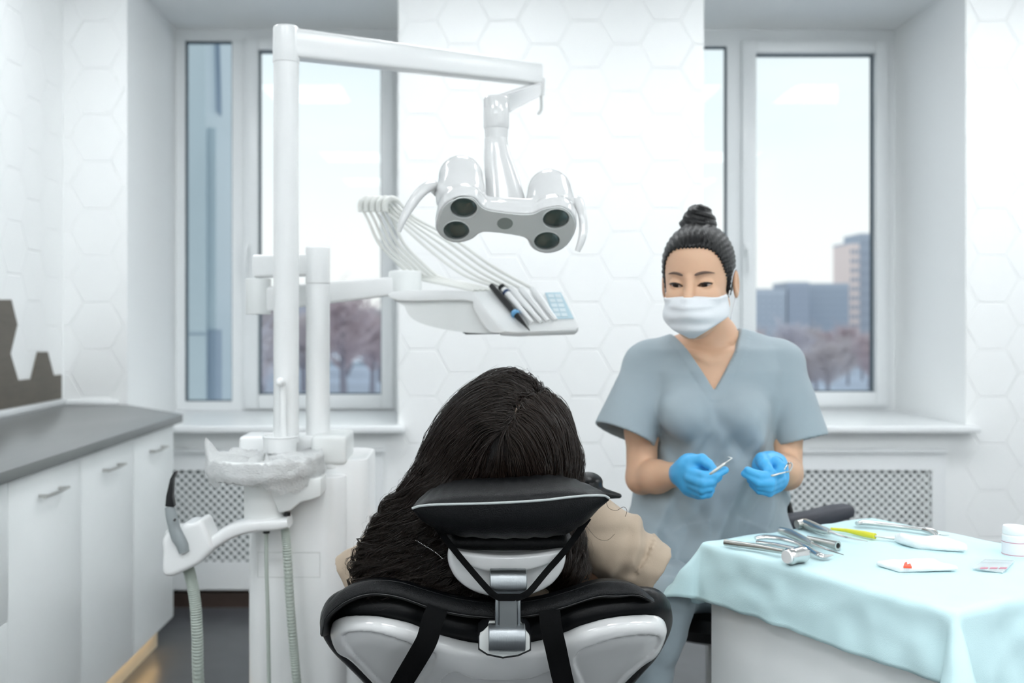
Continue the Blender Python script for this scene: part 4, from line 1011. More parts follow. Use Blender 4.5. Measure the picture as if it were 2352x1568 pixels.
# hair
def f_hair(P):
    d = f_head(P, False)
    sk = ell(P, (0, .014, .036), (.079, .099, .089)); sk = smin(sk, ell(P, (0, .045, -.01), (.068, .062, .075)), .02)
    x, y, z = P[..., 0], P[..., 1], P[..., 2]
    # face opening
    op = (np.abs(x/.0665)**3.2+np.abs((z+.028)/.104)**3.2)**(1/3.2)-1; op = op*.06
    op = np.maximum(op, y+.012-.0*z)
    h = smax(sk, -op, .006)
    h = smax(h, -(z+.020+.55*(y-.0)), .01)                  # lifts up behind the ears to the nape
    earc = ell(P, (.078, .012, -.014), (.03, .022, .034)); earc2 = ell(P, (-.078, .012, -.014), (.03, .022, .034))
    h = smax(h, -earc, .004); h = smax(h, -earc2, .004)
    # sideburn in front of the ears
    for s in (-1, 1): h = smin(h, rcone(P, (s*.068, -.010, .02), (s*.069, -.008, -.030), .008, .003), .008)
    ang = np.arctan2(x-.01, z-.02+.0001); h = h+.0009*np.sin(ang*46+noise(P, 40)*2)
    # top bun
    bun = ell(P, (-.004, .040, .122), (.041, .038, .024)); bun = smin(bun, ell(P, (-.002, .040, .142), (.029, .030, .022)), .012)
    tw_ = np.arctan2(P[..., 1]-.04, P[..., 0]+.004); bun = bun+.0013*np.sin(tw_*3+(P[..., 2]-.14)*340)+.0005*np.sin(tw_*9+P[..., 2]*900)
    h = smin(h, bun, .006)
    return h
sdf_obj('hair', f_hair, (-.10, -.11, -.10), (.10, .14, .20), .0021, M_['hair'], nu, world=toH)
# face mask
def f_mask(P):
    x, y, z = P[..., 0], P[..., 1], P[..., 2]
    d = smin(ell(P, (0, -.034, -.072), (.0705, .080, .060)), ell(P, (0, -.058, -.045), (.040, .056, .030)), .03)
    d = smin(d, rcone(P, (0, -.075, -.020), (0, -.106, -.052), .012, .010), .02)
    d = smin(d, f_head(P, False)-.0035, .006)
    t = z+.030+.012*(x/.06)**2*0
    pl = .0016*np.sin((z+.03)*210+6*np.abs(x))*np.clip((.06-np.abs(x))/.02, 0, 1)*np.clip((-z-.042)/.01, 0, 1)
    d = d+pl+noise(P, 45)*.0006
    d = smax(d, t-.002-.003*np.cos(x*40), .003)
    d = smax(d, -(z+.119-.62*np.maximum(np.abs(x)-.006, 0)), .006)
    d = smax(d, y+.012+.10*(z+.07), .003)
    return d
sdf_obj('face_mask', f_mask, (-.09, -.13, -.14), (.09, .01, -.01), .0021, M_['mask'], nu, world=toH)
for s in (-1, 1):
    lp_ = catmull([(s*.0690, -.014, -.036), (s*.0765, .004, .012), (s*.0815, .018, .020), (s*.0815, .030, -.002), (s*.0775, .022, -.040), (s*.0700, -.008, -.088)], 6)
    m = MB().tube(lp_, .0016, 6); obj('ear_loop', toH(np.array(m.V)), m.F, M_['mask'], nu)
# ---------------------------------------------------------------- scrub top
rows = [(770, 1520, 1745, .075, .01), (800, 1476, 1800, .090, .005), (850, 1466, 1816, .104, 0), (930, 1476, 1800, .112, 0), (1000, 1492, 1790, .112, .0), (1050, 1500, 1784, .112, .005), (1100, 1490, 1794, .118, .0), (1150, 1468, 1805, .128, -.01), (1200, 1446, 1816, .140, -.02), (1250, 1448, 1822, .150, -.03), (1285, 1465, 1822, .155, -.035), (1330, 1480, 1822, .150, -.035)]
rz = np.array([NW(0, r[0])[2] for r in rows])[::-1]
rc = np.array([((r[1]+r[2])/2-PX0)/F*YN for r in rows])[::-1]; rr_ = np.array([(r[2]-r[1])/2/F*YN for r in rows])[::-1]
ry = np.array([r[3] for r in rows])[::-1]; ryc = np.array([YN+.01+r[4] for r in rows])[::-1]
vz = NW(0, 897, YN-.09)[2]; vx = NW(1640, 0, YN-.09)[0]; vt = NW(0, 757, YN-.03)[2]
vsl = .5*(1717-1553)/F*(YN-.03)/(vt-vz)
def f_torso(P, off=0):
    x, y, z = P[..., 0], P[..., 1], P[..., 2]
    cx_ = np.interp(z, rz, rc).astype(np.float32); a = np.interp(z, rz, rr_).astype(np.float32); b = np.interp(z, rz, ry).astype(np.float32); cy_ = np.interp(z, rz, ryc).astype(np.float32)
    qx = np.abs(x-cx_)/a; qy = np.abs(y-cy_)/b; k = (qx**2.5+qy**2.5)**(1/2.5)
    d = (k-1)*np.minimum(a, b)*.85
    return d
slL0, slL1 = NW(1496, 836, YN+.01), NW(1434, 998, YN-.03); slR0, slR1 = NW(1785, 832, YN+.01), NW(1839, 1012, YN-.03)
def f_top(P, raw=False):
    x, y, z = P[..., 0], P[..., 1], P[..., 2]
    d = f_torso(P); d = smax(d, z-NW(0, 782)[2], .03)
    d = smin(d, rcone(P, NW(1585, 800, YN+.02), NW(1478, 838, YN+.01), .050, .050), .03)
    d = smin(d, rcone(P, NW(1690, 800, YN+.02), NW(1803, 833, YN+.01), .050, .050), .03)
    # bust
    for s in (-1, 1): d = smin(d, ell(P, (vx+s*.066, YN-.094, NW(0, 950)[2]), (.058, .044, .055)), .04)
    # folds
    q = np.stack([x*1.0+z*.55, y*.4, z*.45-x*.3], -1); amp = np.clip((NW(0, 900)[2]-z)/.1, 0, 1)
    d = d+noise(q, 13)*.020*amp+noise(q, 27)*.008*amp+noise(P, 9)*.004
    # diagonal drag folds from bust to hip
    w_ = (x-vx)*.89-(z-.93)*.45; am2 = np.clip((NW(0, 960)[2]-z)/.06, 0, 1)*(y < YN)
    for w0, a0, s0 in ((.045, .013, .016), (-.01, -.008, .016), (.105, -.010, .018), (.145, .010, .014), (-.075, .008, .014)): d = d-a0*np.exp(-((w_-w0)/s0)**2)*am2
    # sleeves
    for a, b, r0, r1 in ((slL0, slL1, .060, .0755), (slR0, slR1, .058, .066)):
        ax = nrm(b-a); L = np.linalg.norm(b-a); t = (P-a.astype(np.float32))@ax.astype(np.float32)
        e = b+ax*.05; rE = r1+(r1-r0)*.05/L
        q2 = P.copy(); o = rcone(q2, a, e, r0, rE)+noise(P, 15)*.002*np.clip(t/.08, 0, 1)
        o = smax(o, t-L, .003)
        if raw:
            d = smin(d, o, .012); continue
        inn = np.maximum(rcone(P, a, e+ax*.05, r0-.010, rE-.0045), -(t-.08)); o = smax(o, -inn, .002)
        d = smin(d, o, .012)
        # keep the arm hole open at the hem
        d = np.maximum(d, -np.maximum(inn, -(t-L*.72)))
    if raw: return d
    # neckline: wedge cut through front
    wd = (np.abs(x-vx)-np.maximum(z-vz, -.1)*vsl)*.85
    wd = np.where(z < vz, np.maximum(wd, (vz-z)), wd)
    cut = np.maximum(wd, y-(YN+.055))
    band = np.clip(1-(np.abs(wd-.011))/.0125, 0, 1); d = d-.0018*np.clip(band*6, 0, 1)*(y < YN)*(z > vz-.03)
    d = smax(d, -cut, .002)
    # patch pockets at the hips
    for s in (-1, 1):
        cxp = vx+s*.095+.01; pk = np.maximum(np.abs(x-cxp)-.062, np.abs(z-(.775))-.055+.35*(s*(x-cxp))*(z > .775))
        d = d-.0022*np.clip(-pk/.002, 0, 1)*(y < YN-.03)
    # hem
    d = smax(d, (NW(0, 1290)[2]-z), .004)
    return d
def f_skin2(P):
    d = f_skin(P); c = f_top(P, True)+.0075
    c = np.minimum(c, rcone(P, NW(1612, 715, YN), NW(1632, 775, YN+.01), .06, .066))
    for sh, el, wr in ((shL, elL, wrL), (shR, elR, wrR)):
        c = np.minimum(c, chain(P, [sh*.55+el*.45, el, wr], [.05, .045, .04], .01))
    return smax(d, c, .003)
lo = np.array([.33, 2.12, .88]); hi = np.array([.82, 2.56, 1.36])
V2, F2 = sdf_mesh(f_skin2, lo, hi, .005)
VV = np.vstack([Vh, V2]); FF = np.vstack([Fq, F2+len(Vh)])
body = obj('body', VV, FF, M_['skin'], nu)
sdf_obj('scrub_top', f_top, (.30, 2.20, .70), (.92, 2.66, 1.32), .0042, M_['scrub'], nu)
# ---------------------------------------------------------------- trousers
hipL, hipR = NW(1545, 1330, YN), NW(1730, 1330, YN); knL, knR = NW(1536, 1385, 2.10), NW(1705, 1450, 2.24)
anL, anR = W(1440, 1735, 2.10), W(1720, 1790, 2.3)
def f_tr(P):
    d = ell(P, NW(1640, 1320, YN+.02), (.165, .13, .11))
    for h_, k_, a_ in ((hipL, knL, anL), (hipR, knR, anR)):
        d = smin(d, rcone(P, h_, k_, .080, .054), .03)
        d = smin(d, chain(P, [k_, k_*.5+a_*.5, a_], [.053, .050, .042], .02), .012)
    return d+noise(P, 14)*.004+noise(P*np.array([1, 1, 2.2], np.float32), 22)*.0035
sdf_obj('trousers', f_tr, (.28, 2.0, .17), (.86, 2.62, .85), .007, M_['scrub'], nu)
for a_ in (anL, anR):
    sdf_obj('shoe', lambda P: smax(smin(ell(P, a_+[0, -.06, -.06], (.045, .13, .04)), rcone(P, a_, a_+[0, 0, -.06], .036, .04), .03), -(P[..., 2]-(a_[2]-.095)), .005), a_+[-.07, -.22, -.12], a_+[.07, .10, .05], .006, M_['unit'], nu)
# ---------------------------------------------------------------- gloved hands
def G(cx, cy, Y): return W(1500+cx*.15306, 1020+cy*.15306, Y)
def f_g1(P):
    d = chain(P, [wrL*1.0+(elL-wrL)*.02, G(480, 440, 2.235), G(600, 430, 2.215)], [.0285, .030, .030], .012)      # cuff, wrist
    d = smin(d, chain(P, [G(560, 330, 2.21), G(580, 600, 2.21)], [.029, .027], .01), .02)                 # palm
    d = smin(d, chain(P, [G(640, 640, 2.21), G(700, 720, 2.20)], [.024, .016], .01), .015)
    fs = [([(570, 260, 2.20), (730, 230, 2.185), (830, 300, 2.175), (915, 385, 2.165)], [.017, .013, .0115, .0088]),       # thumb
          ([(560, 420, 2.19), (760, 480, 2.160), (930, 470, 2.155), (1080, 385, 2.160)], [.014, .0118, .0105, .0082]),      # index
          ([(560, 500, 2.185), (740, 580, 2.155), (880, 560, 2.155), (985, 500, 2.170)], [.014, .0118, .0105, .008]),        # middle
          ([(570, 590, 2.19), (730, 670, 2.160), (850, 650, 2.160), (905, 590, 2.180)], [.0135, .011, .0098, .008]),         # ring
          ([(590, 680, 2.195), (740, 755, 2.170), (830, 745, 2.170), (880, 690, 2.185)], [.0125, .0098, .0088, .0072])]      # little
    for pts, r in fs: d = smin(d, chain(P, [G(*p) for p in pts], r, .003), .0035)
    return d+noise(P, 90)*.0006
lo, hi = G(230, 900, 2.1), G(1180, 120, 2.1)
sdf_obj('glove', f_g1, (lo[0], 2.11, lo[2]-.02), (hi[0]+.03, 2.31, hi[2]), .0021, M_['glove'], nu)
def f_g2(P):
    d = chain(P, [wrR+(elR-wrR)*.04, G(1800, 330, 2.225), G(1760, 380, 2.205)], [.0275, .030, .028], .012)
    d = smin(d, chain(P, [G(1680, 330, 2.22), G(1820, 520, 2.21)], [.028, .030], .01), .02)
    fs = [([(1640, 230, 2.20), (1670, 300, 2.175), (1720, 370, 2.160), (1775, 420, 2.150)], [.017, .0135, .0115, .0088]),    # thumb
          ([(1880, 430, 2.19), (1760, 480, 2.150), (1600, 470, 2.145), (1420, 390, 2.150)], [.0138, .0118, .0105, .0082]),   # index
          ([(1890, 500, 2.185), (1760, 570, 2.145), (1580, 560, 2.145), (1375, 440, 2.155)], [.0138, .0118, .0105, .008]),   # middle
          ([(1880, 580, 2.19), (1750, 650, 2.150), (1590, 620, 2.155), (1460, 540, 2.165)], [.0135, .011, .0098, .008]),      # ring
          ([(1850, 650, 2.20), (1740, 720, 2.165), (1600, 690, 2.165), (1490, 610, 2.175)], [.0125, .010, .0088, .0072])]
    for pts, r in fs: d = smin(d, chain(P, [G(*p) for p in pts], r, .003), .0035)
    d = smin(d, chain(P, [G(1870, 290, 2.19), G(1930, 350, 2.165), G(1900, 440, 2.15)], [.014, .0118, .010], .003), .006)
    return d+noise(P, 90)*.0006
lo, hi = G(1290, 850, 2.1), G(2060, 90, 2.1)
sdf_obj('glove', f_g2, (lo[0], 2.10, lo[2]-.02), (hi[0]+.03, 2.30, hi[2]), .0021, M_['glove'], nu)
pr = thing('dental_probe', G(930, 410, 2.15), 'thin steel probe held in the gloved hand nearest the patient', 'dental probe')
MB().tube([G(700, 560, 2.165), G(860, 450, 2.150), G(1060, 300, 2.145), G(1090, 275, 2.145)], [.0028, .0034, .0034, .0018], 12).obj('shaft', M_['steel'], pr)
MB().tube(catmull([G(1090, 275, 2.145), G(1160, 225, 2.143), G(1182, 205, 2.143), G(1150, 195, 2.143), G(1120, 188, 2.143)]), [.0016, .0012, .0009, .0005], 8).obj('hook', M_['steel'], pr)
mr_ = thing('dental_mirror', G(1800, 460, 2.14), 'small steel mouth mirror held in the gloved hand nearest the window', 'dental mirror')
MB().tube(catmull([G(1700, 485, 2.148), G(1800, 468, 2.138), G(1900, 440, 2.135), G(1990, 418, 2.135)]), [.0026, .0026, .0018, .0014], 10).obj('stem', M_['steel'], mr_)
ca = np.array(G(2030, 345, 2.135)); axm = nrm([.35, -.75, .4])
tl = [G(1990, 418, 2.135), G(2040, 405, 2.13), G(2080, 350, 2.13), G(2085, 300, 2.13), G(2060, 275, 2.13), G(2020, 300, 2.135), G(1990, 345, 2.135), G(1972, 380, 2.135)]
MB().tube(catmull(tl), .0018, 8).obj('loop', M_['chrome'], mr_)
# stool
st_ = thing('stool', (NW(1640, 0)[0]+.02, YN+.06, 0), 'black padded stool with chrome foot under the seated person', 'stool')
sx, sy = NW(1640, 0)[0]+.02, YN+.06; sz = NW(0, 1412)[2]
MB().lathe([(0, -.075), (.16, -.075), (.195, -.06), (.205, -.035), (.195, -.008), (.17, 0), (0, 0)], c=(sx, sy, sz+.03), n=48).obj('seat', M_['leather2'], st_)
MB().cyl((sx, sy, .10), (sx, sy, sz-.04), .026, n=20).obj('gas_lift', M_['chrome'], st_)
MB().tube([(sx+.19*math.cos(t), sy-.0+.19*math.sin(t), .30) for t in np.linspace(0, 2*math.pi, 40, endpoint=False)], .010, 10, closed=True).obj('foot_ring', M_['chrome'], st_)
for k in range(5):
    a = k*2*math.pi/5+.5; ex, ey = sx+.27*math.cos(a), sy+.27*math.sin(a)
    MB().tube([(sx, sy, .11), (ex, ey, .065)], [.024, .016], 10).obj('leg', M_['chrome'], st_)
    MB()._cylb((ex-.012, ey, .026), (ex+.012, ey, .026), .026, .026, 18, .004).obj('castor', M_['black'], st_)
MB().tube(catmull([NW(1790, 1110, YN+.13), NW(1806, 1150, YN+.13), NW(1815, 1195, YN+.12), NW(1810, 1300, YN+.11), (sx+.05, sy+.08, sz+.0)]), .016, 14, flat=.6).obj('support_bar', M_['black'], st_)
R = []
for px, py, hh, d in ((1776, 1190, 3, .02), (1784, 1193, 12, .03), (1815, 1197, 17, .035), (1860, 1192, 19, .035), (1905, 1181, 20, .035), (1940, 1174, 18, .03), (1955, 1172, 12, .022), (1960, 1172, 3, .01)):
    o = W(px, py, YN+.09); h_ = hh/F*YN
    R.append([o+np.array([0, d*math.copysign(abs(math.cos(t))**.6, math.cos(t)), h_*math.copysign(abs(math.sin(t))**.6, math.sin(t))]) for t in np.linspace(0, 2*math.pi, 20, endpoint=False)])
MB().rings(R).obj('torso_rest', M_['dgrey'], st_)
# ================================================================ PATIENT
pa = thing('person', W(1150, 1100, 1.90), 'person with long curly dark hair and beige shirt reclining in dental chair', 'person')
Yh_ = 1.86
HW = lambda px, py, Y=Yh_: W(px, py, Y)
hd0 = HW(1165, 1040, 1.90)
def f_pb(P):
    d = ell(P, hd0, (.078, .10, .10)); d = smin(d, ell(P, hd0+[.02, .075, .02], (.055, .055, .07)), .03)
    d = smin(d, rcone(P, hd0+[0, .02, -.06], W(1150, 1240, 2.0), .052, .058), .03)
    d = smin(d, ell(P, (.055, 2.18, .72), (.15, .24, .10)), .05)
    for s in (-1, 1):
        sh = np.array([.055+s*.17, 2.0, .80]); el_ = np.array([.055+s*.26, 2.12, .66]); wr_ = np.array([.055+s*.09, 2.42, .72])
        d = smin(d, chain(P, [sh, el_, wr_, wr_+[-s*.05, .06, 0]], [.05, .038, .026, .022], .02), .02)
        kn = np.array([.055+s*.10, 2.92, .66]); an = np.array([.055+s*.09, 3.28, .60])
        d = smin(d, chain(P, [np.array([.055+s*.09, 2.48, .62]), kn, an, an+[0, .05, .10]], [.085, .058, .038, .032], .03), .03)
    return d
sdf_obj('body', f_pb, (-.28, 1.76, .45), (.40, 3.42, 1.26), .009, M_['skin'], pa)
# shirt
def f_sh(P):
    x, y, z = P[..., 0], P[..., 1], P[..., 2]
    d = ell(P, (.055, 2.14, .735), (.185, .26, .13))
    L0, L1 = W(930, 1262, 1.93), W(815, 1325, 1.93); R0, R1 = W(1372, 1225, 1.92), W(1480, 1300, 1.92)
    d = smin(d, rcone(P, W(1040, 1240, 1.97), L0, .065, .062), .03)
    d = smin(d, rcone(P, W(1250, 1230, 1.97), R0, .065, .066), .03)
    for a, b, rb, s in ((L0, L1, .050, -1), (R0, R1, .056, 1)):
        ax = nrm(b-a); L_ = np.linalg.norm(b-a); t = (P-a.astype(np.float32))@ax.astype(np.float32)
        e = b+ax*.04; o = rcone(P, a, e, .062, rb)
        sw = (P-a.astype(np.float32))@nrm(np.cross(ax, (0, 1, 0))).astype(np.float32)
        o = o+(.0045*np.sin(t*75+noise(P, 10)*3)+.003*np.sin(t*150+sw*60))*np.clip(t/.04, 0, 1)
        o = smax(o, t-L_-.02, .012)
        cf = np.maximum(np.abs(t-L_)-.020, rcone(P, a, e, .062, rb)-.004); o = smin(o, cf, .003)
        d = smin(d, o, .02)
    d = d+noise(P, 12)*.010+noise(P*np.array([1, 1, 1.8], np.float32), 24)*.006
    # shoulder seams
    return smax(d, y-2.42, .01)
sdf_obj('shirt', f_sh, (-.34, 1.80, .55), (.48, 2.46, 1.0), .0048, M_['shirt'], pa)
def f_ptr(P):
    d = None
    for s in (-1, 1):
        kn = np.array([.055+s*.10, 2.92, .67]); an = np.array([.055+s*.09, 3.24, .60])
        e = chain(P, [np.array([.055+s*.08, 2.42, .64]), kn, an], [.105, .078, .055], .03); d = e if d is None else smin(d, e, .03)
    return d+noise(P, 12)*.005
sdf_obj('trousers', f_ptr, (-.20, 2.26, .46), (.32, 3.34, .80), .012, mat('dark_denim', (60, 66, 78), .9), pa)
# ---- hair volume
def f_hv(P):
    d = rcone(P, HW(1172, 925, 1.90), HW(1168, 1010, 1.86), .060, .100)
    d = smin(d, ell(P, HW(1155, 1040, 1.87), (.118, .125, .13)), .03)
    d = smin(d, chain(P, [HW(1130, 980, 1.89), HW(1095, 1060, 1.86), HW(1035, 1150, 1.84)], [.078, .088, .074], .02), .02)
    d = smin(d, chain(P, [HW(1035, 1150, 1.84), HW(965, 1235, 1.82), HW(905, 1305, 1.80), HW(885, 1330, 1.79)], [.070, .055, .042, .022], .02), .02)
    d = smin(d, chain(P, [HW(960, 1230, 1.84), HW(1020, 1290, 1.82), HW(1120, 1300, 1.82)], [.06, .055, .045], .03), .03)
    d = smin(d, chain(P, [HW(1225, 985, 1.89), HW(1250, 1060, 1.86), HW(1256, 1130, 1.85)], [.066, .057, .046], .02), .02)
    d = smin(d, rcone(P, HW(1256, 1130, 1.86), HW(1285, 1290, 1.83), .045, .036), .03)
    return d
# a dip along the parting
part = [W(*p) for p in [(1243, 903, 1.84), (1222, 911, 1.80), (1203, 917, 1.785), (1190, 932, 1.775), (1182, 955, 1.765), (1172, 975, 1.755), (1158, 992, 1.75)]]
def snap(P, off, it=8):
    P = np.array(P, np.float32)
    for _ in range(it):
        f0 = f_hv(P); e = .002; g = np.stack([f_hv(P+np.eye(3, dtype=np.float32)[i]*e)-f0 for i in range(3)], -1)
        g /= np.maximum(ln(g)[..., None], 1e-9); P = P-g*(f0-off)[..., None]
    return P, g
ppx = catmull([(1246, 902), (1225, 910), (1205, 916), (1192, 928), (1184, 950), (1175, 968), (1160, 990)], 6)
def cast(px, py, off=0.0):
    """first hit of camera rays with the hair volume"""
    px = np.asarray(px, float); py = np.asarray(py, float); Y = np.full(px.shape, 1.45)
    for _ in range(60):
        P = np.stack([(px-PX0)/F*Y, Y, CZ-(py-PY0)/F*Y], -1).astype(np.float32); d = f_hv(P)-off; Y = Y+np.clip(d, -.02, .05)*.9
    return P, d
pw, _ = cast(ppx[:, 0], ppx[:, 1])
pwt = pw.astype(float)
def f_hb(P):
    d = f_hv(P)+.006
    g = None
    for i in range(0, len(pwt)-3, 3):
        e = rcone(P, pwt[i], pwt[i+3], .006, .006); g = e if g is None else np.minimum(g, e)
    return smax(d, -g, .006)+noise(P, 30)*.002
hair = sdf_obj('hair', f_hb, (-.26, 1.70, .78), (.24, 2.06, 1.26), .005, M_['hairbase'], pa)
MB().tube(pwt+np.array([0, .002, -.001]), [.0012, .0026, .0022, .0026, .0018, .0008], 8).obj('parting', M_['skin2'], pa)
# ---- strands, combed away from the parting and down, curling at the tips
def strands(n, roots, offs, steps, rad, curl, seed, clones=1, spread=.004, lmin=.6):
    r = np.random.default_rng(seed)
    P, g = snap(roots, offs); n = len(P); path = [P.copy()]; L = .0125*(lmin+r.random(n)*(1-lmin))*1.2
    side = None
    wob = r.normal(0, .16, (n, 3)).astype(np.float32)
    ph = r.random(n)*6.28; fr = r.uniform(38, 95, n)
    lane = r.normal(0, 1, n)
    for s in range(steps):
        # nearest point on the parting
        dd = P[:, None, :]-pw[None, ::3].astype(np.float32); ds = np.sqrt((dd**2).sum(-1)); k = ds.argmin(1); near = dd[np.arange(n), k]; dist = ds[np.arange(n), k]
        if side is None: side = np.sign(near[:, 0]*1.0+near[:, 2]*.45+1e-6)
        aw = near/np.maximum(dist, 1e-4)[:, None]; wgt = np.exp(-dist/.07)[:, None]
        low = np.clip((1.16-P[:, 2])/.25, 0, 1)[:, None]
        left = np.clip((.06-P[:, 0])/.08, 0, 1)[:, None]
        down = np.concatenate([-.75*left*(1-.35*low)+.25*(1-left)*(1-low), -.25*(1-left)*0-.1*np.ones((n, 1)), -.9*np.ones((n, 1))], 1)
        D = aw*wgt*1.2+down*(1-wgt*.8)+wob*(.35+low*.6)
        e = .002; f0 = f_hv(P); g = np.stack([f_hv(P+np.eye(3, dtype=np.float32)[i]*e)-f0 for i in range(3)], -1); g /= np.maximum(ln(g)[..., None], 1e-9)
        D = D-g*(D*g).sum(-1)[:, None]; D /= np.maximum(ln(D)[..., None], 1e-6)
        P = P+D*L[:, None]; f0 = f_hv(P); P = P-g*(f0-offs)[:, None]*.8
        path.append(P.copy())
        wob = wob*.92+r.normal(0, .05, (n, 3)).astype(np.float32)
    Q = np.stack(path, 1).astype(float)                  # n, m, 3
    n, m, _ = Q.shape; T = np.gradient(Q, axis=1); T /= np.maximum(np.linalg.norm(T, axis=2)[..., None], 1e-9)
    ref = np.array([0, 1., .3]); A = np.cross(T, ref); A /= np.maximum(np.linalg.norm(A, axis=2)[..., None], 1e-9); Bv = np.cross(T, A)
    low = np.clip((1.08-Q[..., 2])/.24, 0, 1)+np.clip((Q[..., 0]*-1-.04)/.3, 0, 1)*.3
    s_ = np.arange(m)[None]*L[:, None]; a = ph[:, None]+s_*fr[:, None]
    amp = curl*(.12+low**1.3)*(.5+r.random(n)[:, None])
    Q = Q+(A*np.cos(a)[..., None]+Bv*np.sin(a)[..., None])*amp[..., None]
    if clones > 1:
        nn = n*clones; rep = np.repeat(np.arange(n), clones); o2 = r.normal(0, spread, (nn, 2)); wv = np.linspace(1, .35, m)[None]*(1-.75*np.exp(-np.arange(m)/1.5))[None]
        Q = Q[rep]+(A[rep]*o2[:, :1, None]+Bv[rep]*.7*o2[:, 1:, None])*wv[..., None]+(A[rep]*np.sin(a[rep]*1.7+o2[:, :1]*900)[..., None])*.0007
        A = A[rep]; Bv = Bv[rep]; n = nn
    rr = rad*(1-.75*np.linspace(0, 1, m)**3)[None]*np.ones((n, 1)); rr[:, 0] *= .4
    K = 3; ang = np.arange(K)/K*2*math.pi
    Vv = Q[:, :, None, :]+rr[..., None, None]*(A[:, :, None, :]*np.cos(ang)[None, None, :, None]+Bv[:, :, None, :]*np.sin(ang)[None, None, :, None])
    idx = np.arange(n*m*K).reshape(n, m, K); a0 = idx[:, :-1]; a1 = idx[:, 1:]
    Fq = np.stack([a0, np.roll(a0, -1, 2), np.roll(a1, -1, 2), a1], -1).reshape(-1, 4)
    return Vv.reshape(-1, 3), Fq
r_ = np.random.default_rng(5)
# roots: along the parting and scattered over the whole volume
k = r_.integers(0, len(pwt), 420); rt1 = pwt[k]+r_.normal(0, .0022, (420, 3))+np.sign(r_.normal(size=(420, 1)))*np.array([[.004, 0, .0015]])
u = r_.normal(size=(2600, 3)); u /= np.linalg.norm(u, axis=1)[:, None]; c0 = np.array(HW(1140, 1030, 1.88)); rt2 = c0+u*np.array([.15, .15, .16])
rt2 = rt2[(rt2[:, 2] > .99) & (rt2[:, 1] < 2.0)]; dp_ = np.sqrt(((snap(rt2, 0)[0][:, None]-pwt[None, ::3])**2).sum(-1)).min(1); rt2 = rt2[dp_ > .018][:1000]
t_ = r_.random((620, 1)); rt3 = np.array(HW(1080, 1080, 1.82))*(1-t_)+np.array(HW(960, 1250, 1.80))*t_+r_.normal(0, .05, (620, 3))
t_ = r_.random((160, 1)); rt4 = np.array(HW(1300, 1060, 1.84))*(1-t_)+np.array(HW(1290, 1260, 1.80))*t_+r_.normal(0, .02, (160, 3))
t_ = r_.random((120, 1)); rt5 = np.array(HW(965, 1090, 1.83))*(1-t_)+np.array(HW(885, 1270, 1.79))*t_+r_.normal(0, .012, (120, 3))
Vs = []; Fs = []; off = 0
for (rt, offs, steps, rad, curl, sd, cl, sp) in ((rt1, .0, 30, .00062, .0055, 1, 9, .0030), (rt2, .0, 24, .00062, .0085, 2, 8, .0035), (rt3, .003, 22, .00062, .015, 3, 8, .0045), (rt5, .008, 13, .00045, .017, 9, 12, .0022), (rt4, .002, 14, .00050, .010, 8, 8, .003), (rt2[:420], .006, 22, .00022, .016, 4, 1, 0), (rt3[:260], .012, 18, .00020, .02, 6, 1, 0)):
    o = r_.uniform(-.007, .009, len(rt))+offs
    V, Fq = strands(len(rt), rt, o.astype(np.float32), steps, rad, curl, sd, cl, sp); Vs.append(V); Fs.append(Fq+off); off += len(V)
st = obj('hair_strands', np.vstack(Vs), np.vstack(Fs), M_['hairb'], pa); st['kind'] = 'stuff'
# stray curls on the right shoulder
MB().tube(catmull([W(1392, 1150, 1.80), W(1398, 1166, 1.80), W(1415, 1172, 1.80), W(1432, 1164, 1.80), W(1440, 1172, 1.80), W(1436, 1186, 1.80)]), .0004, 4).obj('stray_curl', M_['hairb'], pa)
MB().tube(catmull([W(1338, 1190, 1.83), W(1350, 1212, 1.825), W(1372, 1236, 1.82), W(1395, 1240, 1.82), W(1412, 1226, 1.82)]), .0004, 4).obj('stray_curl', M_['hairb'], pa)
# beaded chain at the neck
nk = thing('necklace', W(985, 1260, 1.735), 'fine silver bead chain lying on the dark curls left of the headrest', 'necklace')
mb = MB(); cp_ = catmull([W(955, 1240, 1.735), W(978, 1254, 1.733), W(1000, 1268, 1.733), W(1016, 1282, 1.735)], 7)
for p in cp_: mb.sphere(p, .0011, 8, 6)
mb.obj('beads', M_['chrome'], nk); nk.children[0]['kind'] = 'stuff'
# ================================================================ INSTRUMENT TABLE
TZ = .85
A_ = WZ(1622, 1247, TZ); B2_ = WZ(2190, 1402, TZ); C2_ = WZ(1990, 1188, TZ)
e1 = nrm(B2_-A_); e2_ = nrm((C2_-A_)-np.dot(C2_-A_, e1)*e1); L1 = np.linalg.norm(B2_-A_); L2 = max(np.dot(C2_-A_, e2_), .50)
tz_ = thing('instrument_cabinet', A_*.5+(B2_+e2_*L2)*.5-[0, 0, TZ], 'white instrument cabinet standing under the pale blue drape', 'cabinet')
def tp_(s, t, z=TZ): return A_+e1*s+e2_*t+np.array([0, 0, z-TZ])
MB().prism([tp_(.005, .006, .09), tp_(L1-.01, .006, .09), tp_(L1-.01, L2-.01, .09), tp_(.005, L2-.01, .09)], (0, 0, TZ-.09-.030)).obj('body', M_['cab'], tz_, bevel=.006)
MB().prism([tp_(.0, .0, TZ-.030), tp_(L1, .0, TZ-.030), tp_(L1, L2, TZ-.030), tp_(.0, L2, TZ-.030)], (0, 0, .027)).obj('top', M_['cab'], tz_, bevel=.006)
for s in (.05, L1-.06):
    for t in (.05, L2-.06): MB().cyl(tp_(s, t, .0), tp_(s, t, .092), .022, n=16).obj('castor', M_['black'], tz_)
